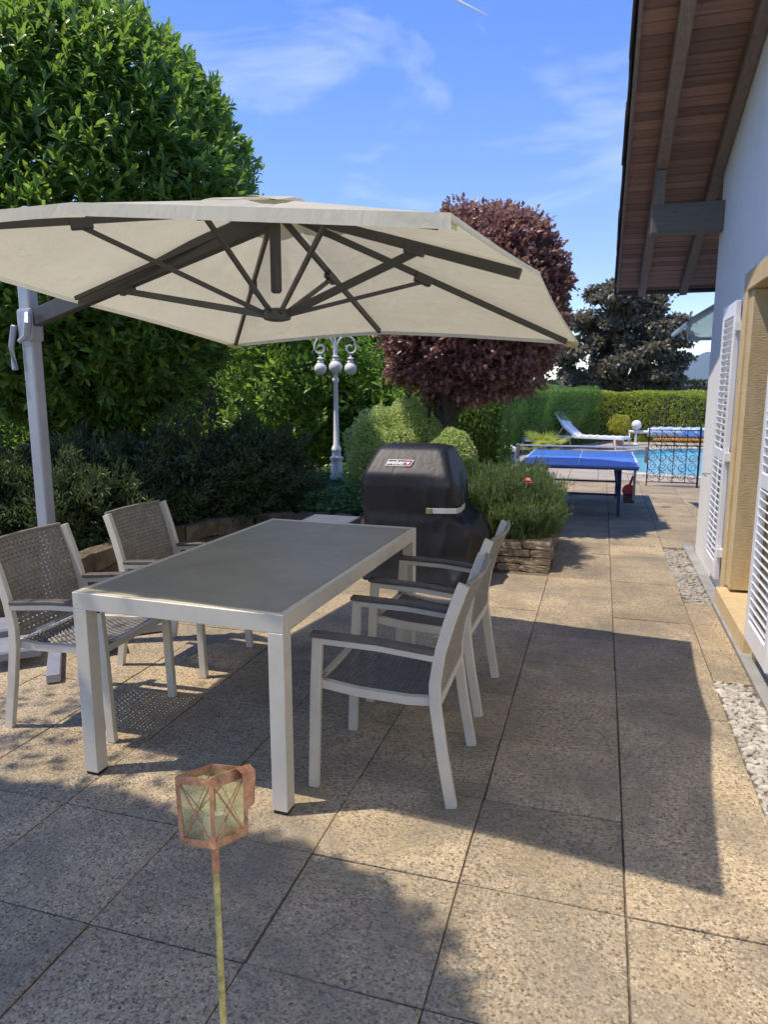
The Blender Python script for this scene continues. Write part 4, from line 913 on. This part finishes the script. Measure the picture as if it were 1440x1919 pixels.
for x in (-.92, 1.6): MB().bar([(x,-.2,0),(x,0,.38),(x,.2,0)], .04, .03, up=(1,0,0)).bar([(x,-.24,.015),(x,.24,.015)], .05, .03).build('stand', M['white'], rl)
cvm = MB(); n__ = 26
cvm.add([((-.45+2.0*i/n__), (.19+.02*math.sin(i*1.3))*math.cos(a)*(1 if 1 < i < n__-1 else .75), .36+(.15+.012*math.sin(i*2.1+a*3))*math.sin(a)*(1 if 1 < i < n__-1 else .75)) for i in range(n__+1) for a in [2*math.pi*k/14 for k in range(14)]],
        [(i*14+k, i*14+(k+1) % 14, (i+1)*14+(k+1) % 14, (i+1)*14+k) for i in range(n__) for k in range(14)]+[tuple(range(14)), tuple(range(n__*14, n__*14+14))])
cvo = cvm.build('rolled_cover', M['palecover'], rl, smooth=True)
MB().add([(.2,-.205,.30),(1.1,-.215,.28),(1.5,-.20,.34),(.9,-.18,.46),(.5,-.19,.42)], [(0,1,2,3,4)]).build('cover_flap', M['bluecover'], rl)
MB().bar([(-.3,-.17,.17),(.6,-.20,.18),(1.5,-.18,.17)], .1, .07).build('strap_bundle', M['orange'], rl, bevel=.02)

# ================================================================== plants
def foliage(name, parent, tpl, P, d, nm, L, W, rnd, age, mat, off=(0,0,0), kind=True):
    o = link(name, leaf_mesh(name, tpl, P-np.array(off), d, nm, L, W, rnd, age, mat), None, parent)
    if kind: o['kind'] = 'stuff'
    return o
def facing(P, n, lim=-0.35):
    v = nrm(CAMP-P); return (v*n).sum(1) > lim
# --- giant clipped laurel at the left
LC, LR = np.array([-5.31, 6.57, 3.13]), np.array([1.72, 1.78, 2.14])
lau = thing('clipped_laurel_tree', 'huge rounded cherry laurel with glossy green leaves behind the umbrella pole', 'tree', (-5.31, 6.57, .1))
tb = MB(); 
for k in range(5):
    a = k*1.3; tb.tube([(.25*math.cos(a), .25*math.sin(a), 0), (.5*math.cos(a), .5*math.sin(a), 1.2), (1.0*math.cos(a+.3), 1.0*math.sin(a+.3), 2.8), (.9*math.cos(a+.4), .9*math.sin(a+.4), 4.0)], [.12,.10,.07,.03], 8)
tb.build('trunk', M['bark'], lau, smooth=True)
P, n_ = ellip_shell(6200, LC, LR, .035, 5, .075, .85, lambda P, n: facing(P, n, -.3) | (rng.random(len(P)) < .3), 2.0)
B, d_, nm_, t_ = shoots(P, n_, 9, .19, .75, .50, .38)
keep = rng.random(len(B)) < .93; B, d_, nm_, t_ = B[keep], d_[keep], nm_[keep], t_[keep]
N = len(B); age = np.clip((t_-.55)*1.6, 0, 1)*np.clip(rng.normal(.62, .28, N), 0, 1); Ls = rng.uniform(.085, .155, N)*(1.12-.35*t_); rn = rng.random(N)
# the 300 leaves nearest the lens become pieces of their own
dist = np.linalg.norm(B-CAMP, axis=1); v2 = B-CAMP
fz = v2@np.array(fw); xx = v2@np.array(rt)/fz; yy = v2@np.array(upv)/fz
vis = (np.abs(xx) < .52) & (np.abs(yy) < .70) & (t_ > .4) & ((yy > .42) | ((yy > -.06) & (yy < .21) & (xx > -.48)))
order = np.argsort(np.where(vis, dist, 1e9))[:300]; mask = np.ones(N, bool); mask[order] = False
foliage('crown', lau, T_LAUREL, B[mask], d_[mask], nm_[mask], Ls[mask], Ls[mask]*.36, rn[mask], age[mask], M['laurel'], lau.location)
lm = []
for k in range(6):
    m_ = leaf_mesh('leaf', T_LAUREL, np.zeros((1,3)), np.array([[1.,0,0]]), np.array([[0,0,1.]]), 1.0, .36, np.array([k/6]), np.array([.25+.12*k]), M['laurel']); lm.append(m_)
for i in order:
    dd = Vector(d_[i]).normalized(); sd = Vector(nm_[i]).cross(dd).normalized(); nn = dd.cross(sd)
    rot = Matrix((dd, sd, nn)).transposed().to_euler()
    link('leaf', lm[int(rng.integers(6))], None, lau, tuple(B[i]-np.array(lau.location)), rot, (Ls[i],)*3)
# inner dark twigs and old leaves so that little sky shows through
P, n_ = ellip_shell(9000, LC, LR*.80, .05, 4, .12, 1.25, None, 2.1)
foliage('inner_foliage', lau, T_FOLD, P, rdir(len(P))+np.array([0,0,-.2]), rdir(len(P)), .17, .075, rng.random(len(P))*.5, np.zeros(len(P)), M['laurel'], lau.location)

def shrub(name, label, cat, c, r, N, L, W, mat, base, tpl=T_FOLD, amp=.10, fr=3.5, depth=.14, zmin=None, outw=.8, up=.35, rn=.6, age_f=.5, p=2.0, fl=-.5, stem=None, group=None):
    t = thing(name, label, cat, base, group=group)
    P, n = ellip_shell(N, c, r, amp, fr, depth, zmin, (lambda P, n: facing(P, n, fl)) if fl > -1 else None, p)
    d = n*outw+np.array([0,0,up])+rng.normal(0, rn, P.shape)
    foliage('foliage', t, tpl, P, d, rdir(N)*.7+n, rng.uniform(.7, 1.25, N)*L, W, rng.random(N), np.clip(rng.normal(age_f, .35, N), 0, 1), mat, base)
    P, n = ellip_shell(N//5, c, np.array(r)*.8, amp, fr, .2, zmin, None, p)
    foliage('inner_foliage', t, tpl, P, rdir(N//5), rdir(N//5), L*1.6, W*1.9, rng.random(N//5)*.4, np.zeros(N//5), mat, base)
    sm_ = MB()
    for k in range(5):
        a = k*1.256+.3; e = (c[0]-base[0]+r[0]*.5*math.cos(a), c[1]-base[1]+r[1]*.5*math.sin(a), c[2]-base[2]+.1); sm_.tube([(.05*math.cos(a), .05*math.sin(a), 0), (e[0]*.5, e[1]*.5, e[2]*.55), e], [.03,.022,.01], 6)
    sm_.build('stems', M['bark'], t)
    return t
# --- dark low bushes in front of the laurel
lb = [((-5.25,4.75,.50),(.80,.72,.56),''),((-4.45,5.25,.50),(.70,.70,.54),''),((-4.2,6.15,.52),(.66,.70,.56),''),((-3.62,6.85,.55),(.62,.62,.54),'')]
lbl = ['dark low evergreen bush behind the umbrella pole', 'dark low evergreen bush behind the far left armchair', 'dark low evergreen bush close under the big laurel, behind the table', 'dark rounded evergreen bush left of the white lamp post']
for (c, r, _), l_ in zip(lb, lbl):
    shrub('evergreen_bush', l_, 'bush', c, r, 16000, .068, .019, M['lowbush'], (c[0], c[1], .2), amp=.17, fr=5.0, depth=.16, zmin=.15, up=.45, rn=.55, age_f=.25, group='dark bushes along the bed')
# --- loose laurel shrubs, sunlit, behind the lamp
def laurel_shrub(label, c, r, N, base):
    t = thing('laurel_shrub', label, 'shrub', base, group='loose laurels behind the lamp')
    P, n = ellip_shell(N, c, r, .16, 3, .25, .35, lambda P, n: facing(P, n, -.5))
    B, d, nm, tt = shoots(P, n, 8, .22, .55, .6, .5); k = len(B); L = rng.uniform(.10, .16, k)
    foliage('foliage', t, T_LAUREL, B, d, nm, L, L*.36, rng.random(k), np.clip(tt*rng.normal(.75, .3, k), 0, 1), M['laurel'], base)
    sm_ = MB()
    for k in range(6):
        a = k*1.05; sm_.tube([(.08*math.cos(a), .08*math.sin(a), 0), (.3*r[0]*math.cos(a), .3*r[1]*math.sin(a), (c[2]-base[2])*.7), (.7*r[0]*math.cos(a), .7*r[1]*math.sin(a), (c[2]-base[2])+.5*r[2])], [.035,.025,.012], 6)
    sm_.build('stems', M['bark'], t)
laurel_shrub('bright sunlit laurel shrub left of the white lamp post', (-4.55, 10.2, 1.55), (.95, .8, 1.25), 900, (-4.55, 10.2, .2))
laurel_shrub('leafy laurel shrub directly behind the white lamp post', (-3.35, 10.6, 1.0), (.85, .7, .85), 620, (-3.35, 10.6, .2))
# --- tall dark hedge closing the garden behind
def hedge(name, label, cat, p0, p1, th, h, N, L, W, mat, base, tpl=T_FOLD, age_f=.4, up=.5, rn=.5, core=True, group=None, faces='fts'):
    """clipped box hedge from p0 to p1 (ground points), thickness th; leaves on its faces over a closed dark core of twigs"""
    t = thing(name, label, cat, base, group=group)
    a, b = np.array(p0, float), np.array(p1, float); ax = (b-a); Ln = np.linalg.norm(ax); ax /= Ln; pe = np.array([-ax[1], ax[0]])
    areas = np.array([Ln*h, Ln*h, Ln*th, th*h, th*h]); pk = rng.choice(5, N, p=areas/areas.sum()); u = rng.random(N); v = rng.random(N); ins = np.abs(rng.normal(0, .035, N))
    P = np.zeros((N,3)); n = np.zeros((N,3))
    L_ = Lump(10, .05, 2.2)
    for f, (us, vs_, w) in enumerate([(u*Ln, v*h, th/2), (u*Ln, v*h, -th/2), (u*Ln, np.full(N, h), None), (np.zeros(N), v*h, None), (np.full(N, Ln), v*h, None)]):
        m_ = pk == f
        wv = np.full(N, w) if w is not None else (u if f > 2 else v)*th-th/2
        P[m_, :2] = a+ax*us[m_][:, None]+pe*wv[m_][:, None]; P[m_, 2] = vs_[m_]
        nv = [(*pe,0), (*-pe,0), (0,0,1), (*-ax,0), (*ax,0)][f]; n[m_] = nv
    P += n*(L_(P*1.2)-ins)[:, None]
    d = n*.7+np.array([0,0,up])+rng.normal(0, rn, P.shape)
    foliage('foliage', t, tpl, P, d, n+rdir(N)*.6, rng.uniform(.7,1.3,N)*L, W, rng.random(N), np.clip(rng.normal(age_f,.3,N),0,1), mat, base)
    if core:
        c = MB(); q = [a+pe*(th/2-.17)+ax*.17, a-pe*(th/2-.17)+ax*.17, b-pe*(th/2-.17)-ax*.17, b+pe*(th/2-.17)-ax*.17]
        c.prism([(x[0]-base[0], x[1]-base[1]) for x in q], 'z', -base[2], h-.16-base[2]); c.build('solid_core', M['bark'], t)
    return t
hedge('tall_garden_hedge', 'tall dark hedge closing the garden behind the lamp post', 'hedge', (-13, 12.2), (-2.4, 12.4), 1.1, 3.6, 26000, .14, .07, M['laurel'], (-7, 12.3, .1), age_f=.15)
# --- variegated round box shrubs
shrub('round_box_shrub', 'large pale green clipped round shrub behind the covered grill', 'shrub', (-2.30, 8.12, .80), (.56, .53, .56), 18000, .035, .021, M['boxleaf'], (-2.30, 8.12, .2), amp=.10, depth=.10, zmin=.2, age_f=.5, group='pale round shrubs')
shrub('round_box_shrub', 'small pale green round shrub right of the purple tree trunk', 'shrub', (-1.40, 6.98, .78), (.24, .26, .36), 9000, .030, .018, M['boxleaf'], (-1.40, 6.98, .2), amp=.05, depth=.10, zmin=.2, age_f=.45, group='pale round shrubs')
# --- purple plum tree
pu = thing('purple_leaved_tree', 'dome shaped purple leaved tree rising behind the umbrella and grill', 'tree', (-1.72, 7.95, .15))
tr = MB(); tr.tube([(0,0,0),(.02,.02,.6),(.05,.05,1.1),(.10,.15,1.8)], [.095,.085,.08,.05], 9)
boughs(tr, (.04,.04,.95), [(-.6,.1,1.9),(.8,.2,1.9),(.1,-.6,2.0),(.3,.9,2.0),(-.3,.6,2.4),(.55,-.3,2.6)], .055)
tr.tube([(-.24,-.05,0),(-.21,-.02,.6),(-.15,0,1.2)], [.032,.028,.02], 7)
tr.build('trunk', M['bark'], pu, smooth=True)
PC, PR = (-1.46, 8.20, 2.43), (.99, .97, 1.0)
P, n_ = ellip_shell(7600, PC, PR, .05, 4.5, .09, 1.30, None, 2.5)
B, d_, nm_, t_ = shoots(P, n_, 6, .10, .45, .7, .5); k = len(B); L = rng.uniform(.045, .075, k)
foliage('crown', pu, T_FOLD, B, d_, nm_, L, L*.62, rng.random(k), np.clip((t_-.4)*1.4, 0, 1)*np.clip(rng.normal(.4, .35, k), 0, 1), M['redleaf'], pu.location)
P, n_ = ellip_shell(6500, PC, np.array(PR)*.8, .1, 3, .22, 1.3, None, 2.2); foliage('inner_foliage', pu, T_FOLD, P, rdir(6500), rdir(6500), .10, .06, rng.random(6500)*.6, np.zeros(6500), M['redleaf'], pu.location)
# --- copper maple beyond the hedge
mp_ = thing('copper_maple_tree', 'dark copper leaved maple beyond the far hedge', 'tree', (.8, 34.4, -.4))
tr = MB(); tr.tube([(0,0,0),(.05,0,1.8),(.1,.1,4.0)], [.22,.18,.09], 9); boughs(tr, (.03,0,1.3), [(-2.2,-.3,2.6),(2.3,.2,2.9),(-1.2,.5,4.3),(1.2,-.6,4.4),(.3,-1.4,3.2),(-.3,1.4,3.6),(2.2,-.5,2.0),(-2.0,-.8,1.9)], .09); tr.build('trunk', M['bark'], mp_, smooth=True)
cl = []
for k in range(95):
    a = random.uniform(0, 6.28); u = random.uniform(0, 1); zc = 1.5+4.6*u; rr = 2.75*math.sqrt(max(.05, 1-(abs(zc-2.7)/3.5)**2.2))*math.sqrt(random.random())*1.0
    cl.append((.85+rr*math.cos(a), 34.4+rr*math.sin(a)*.8, zc))
Ps, ns = [], []
for c in cl:
    P, n_ = ellip_shell(420, c, (random.uniform(.4,.75), random.uniform(.4,.7), random.uniform(.22,.38)), .2, 3, .25); Ps.append(P); ns.append(n_)
P = np.concatenate(Ps); n_ = np.concatenate(ns); k = len(P)
foliage('crown', mp_, T_FOLD, P, n_*.6+rng.normal(0,.6,P.shape)+np.array([0,0,-.1]), n_+np.array([0,0,.6]), rng.uniform(.14,.26,k), .15, rng.random(k), np.clip(rng.normal(.25,.3,k),0,1), M['maple'], mp_.location)
# --- far hedges
hedge('clipped_hedge', 'long clipped yellow green hedge behind the pool', 'hedge', (-1.2, 22.6), (9, 22.8), .9, 1.42, 42000, .07, .045, M['hedgeleaf'], (4, 22.7, 0), age_f=.35, group='clipped pool hedges')
hedge('clipped_hedge', 'clipped thuja hedge running towards the camera left of the pool', 'hedge', (-.42, 22.0), (-3.2, 15.6), .8, 1.47, 40000, .10, .022, M['thuja'], (-1.8, 18.8, 0), tpl=T_BLADE, age_f=.5, up=1.0, rn=.35, group='clipped pool hedges')
hedge('clipped_thuja_block', 'clipped dark thuja block right of the purple tree trunk', 'hedge', (-2.5, 10.9), (-1.36, 10.9), .9, 1.5, 16000, .09, .018, M['thuja'], (-1.9, 10.9, 0), tpl=T_BLADE, age_f=.35, up=.9, rn=.4)
fwd = hedge('far_wood', 'x', 'x', (-60, 90), (120, 92), 8, 2.0, 14000, .6, .4, M['farwood'], (0, 90, -.4), age_f=.2)
for key in ('label', 'category'): del fwd[key]
fwd['kind'] = 'structure'; fwd.name = 'terrain_wood'
# --- rosemary in the stone planter
ro = thing('rosemary_bush', 'dense rosemary spilling over the stone planter beside the path', 'bush', (-.8, 6.7, .2))
P, n_ = ellip_shell(5200, (-.80, 6.72, .38), (.46, .64, .34), .10, 5, .10, .16, None, 3.2)
B, d_, nm_, t_ = shoots(P, n_, 9, .12, .95, .30, .28); k = len(B)
foliage('foliage', ro, T_BLADE, B, d_+np.array([0,0,.5]), nm_, rng.uniform(.028,.048,k), .005, rng.random(k), np.clip(t_*rng.normal(.5,.3,k),0,1), M['rosemary'], ro.location)
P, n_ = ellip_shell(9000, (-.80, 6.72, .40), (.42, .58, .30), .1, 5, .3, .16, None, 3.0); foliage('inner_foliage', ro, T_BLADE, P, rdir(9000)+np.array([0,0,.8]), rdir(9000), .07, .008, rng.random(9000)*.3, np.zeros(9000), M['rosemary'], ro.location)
sm_ = MB()
for k_ in range(14):
    x = random.uniform(-.35,.35); y = random.uniform(-.5,.5); sm_.tube([(x*.8,y*.8,0),(x,y,.2),(x*1.1,y*1.05,.45)], [.012,.009,.004], 5)
sm_.build('stems', M['bark'], ro)
shrub('leafy_perennial', 'leafy green perennial between the grill cover and the rosemary', 'plant', (-1.30, 6.45, .45), (.26, .28, .30), 4200, .05, .016, M['rosemary'], (-1.30, 6.45, .2), amp=.14, depth=.16, zmin=.2, up=.7, rn=.5, age_f=.5, fl=-1)
fl = thing('pink_flower', 'single pink bloom standing out of the rosemary', 'flower', (-.59, 6.30, .3))
MB().tube([(0,0,0),(.01,-.01,.2),(0,-.02,.42)], .004, 5).build('stem', M['thuja'], fl)
pm = leaf_mesh('petal', T_FOLD, np.zeros((1,3)), np.array([[1.,0,.35]]), np.array([[0,0,1.]]), .055, .05, np.array([.5]), np.array([.5]), M['pink'])
for k_ in range(11): link('petal', pm, None, fl, (0, -.02, .42+.012*(k_//4)), (random.uniform(-.4,.4), -.35*(k_//4), k_*.9), (1-.12*(k_//4),)*3)
# --- ground cover around the lamp foot
gc_n = 15000; gxy = np.stack([rng.uniform(-3.6, -1.5, gc_n), rng.uniform(6.5, 9.9, gc_n)], 1); Lg = Lump(9, .5, 2.5)
zz = .24+np.clip(.16+Lg(np.c_[gxy, np.zeros(gc_n)])*.18, 0.02, .34)*rng.uniform(.3, 1, gc_n)
P = np.c_[gxy, zz]; kk = (gxy[:,1] > 6.75) & ~((gxy[:,0] < -3.2) & (gxy[:,1] < 6.9)); P = P[kk]; k = len(P)
gco_ = link('ground_cover', leaf_mesh('ground_cover', T_FOLD, P, rng.normal(0,1,(k,3))*np.array([1,1,.35])+np.array([0,0,.25]), rng.normal(0,.35,(k,3))+np.array([0,-.3,1]), rng.uniform(.04,.075,k), .045, rng.random(k), np.clip(rng.normal(.35,.3,k),0,1), M['ivy'])); tag(gco_, 'low green leafy ground cover around the lamp foot', 'ground cover', kind='stuff')
# --- fan palm
pa_ = thing('fan_palm', 'low yellow green fan palm left of the pool', 'palm', (-1.12, 14.9, 0))
MB().tube([(0,0,0),(0,0,.22)], [.07,.05], 8).build('stem', M['bark'], pa_)
for k_ in range(13):
    a = k_*2.4; el = R(18+ (k_*37 % 55)); Lp = .30+.1*((k_*7) % 3)/2; dv = np.array([math.cos(a)*math.cos(el), math.sin(a)*math.cos(el), math.sin(el)])
    tip = np.array([0,0,.2])+dv*Lp; side = nrm(np.cross(dv, [[0,0,1]]))[0]; nf = 13
    fa = np.linspace(-1.25, 1.25, nf); D = np.array([dv*math.cos(f)+side*math.sin(f) for f in fa]); D[:,2] -= .18
    fr_ = link('frond', leaf_mesh('frond', T_BLADE, np.repeat(tip[None], nf, 0), D, np.repeat(np.cross(side, dv)[None], nf, 0), .34*np.cos(fa*.5), .03, rng.random(nf), rng.random(nf)*.6, M['palm']), None, pa_)
    MB().tube([(0,0,.2), tuple(tip)], .006, 5).build('leaf_stalk', M['thuja'], fr_)
# --- unseen tree added left of the lens, crown shaped to shade the near slabs
stt = thing('unseen_shade_tree', 'unseen round headed tree added left of the patio to shade the near slabs', 'tree', (-3.36, .26, 0))
MB().tube([(0,0,-.02),(.02,.02,1.8),(0,0,3.4)], [.06,.05,.035], 9).build('trunk', M['bark'], stt, smooth=True)
P, n_ = ellip_shell(9000, (-3.36, .26, 4.1), (1.32, .98, .80), .03, 3.5, .05, None, None, 3.0); P2, n2 = ellip_shell(450, (-3.95, 1.30, 4.0), (1.05, .85, .8), .12, 3.5, .3, None, None, 2.2); P = np.concatenate([P, P2]); n_ = np.concatenate([n_, n2]); B, d_, nm_, t_ = shoots(P, n_, 6, .035, .4, .4, .5); k = len(B)  # second, loose lobe added to dapple the slabs further left
foliage('crown', stt, T_LAUREL, B, d_, nm_, rng.uniform(.035,.055,k), .022, rng.random(k), np.clip(t_*.5,0,1), M['laurel'], stt.location)

# ------------------------------------------------------------------ air between here and the mountain
hzm = bpy.data.materials.new('pale air'); hzm.use_nodes = True; hn = hzm.node_tree.nodes; hl = hzm.node_tree.links
for q in list(hn):
    if q.type != 'OUTPUT_MATERIAL': hn.remove(q)
pv = hn.new('ShaderNodeVolumePrincipled'); pv.inputs['Color'].default_value = (0.62, 0.78, 1.0, 1); pv.inputs['Density'].default_value = 0.00011; pv.inputs['Anisotropy'].default_value = 0.0
hl.new(pv.outputs['Volume'], [q for q in hn if q.type == 'OUTPUT_MATERIAL'][0].inputs['Volume'])
hz = MB().box(-3100, 3300, -3100, 5900, -1.6, 1100).build('haze', hzm); tag(hz, kind='stuff')

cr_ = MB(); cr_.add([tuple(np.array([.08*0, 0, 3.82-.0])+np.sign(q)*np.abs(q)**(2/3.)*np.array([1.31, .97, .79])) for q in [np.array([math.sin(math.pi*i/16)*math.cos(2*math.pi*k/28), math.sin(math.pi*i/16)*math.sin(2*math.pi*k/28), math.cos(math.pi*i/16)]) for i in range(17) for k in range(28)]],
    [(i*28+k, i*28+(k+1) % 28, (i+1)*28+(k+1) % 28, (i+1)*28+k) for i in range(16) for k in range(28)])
cr_.v = [(x, y, z+.28) for x, y, z in cr_.v]; cr_.build('solid_core', M['bark'], stt, smooth=True)  # solid core added inside the unseen crown to sharpen its shade edge
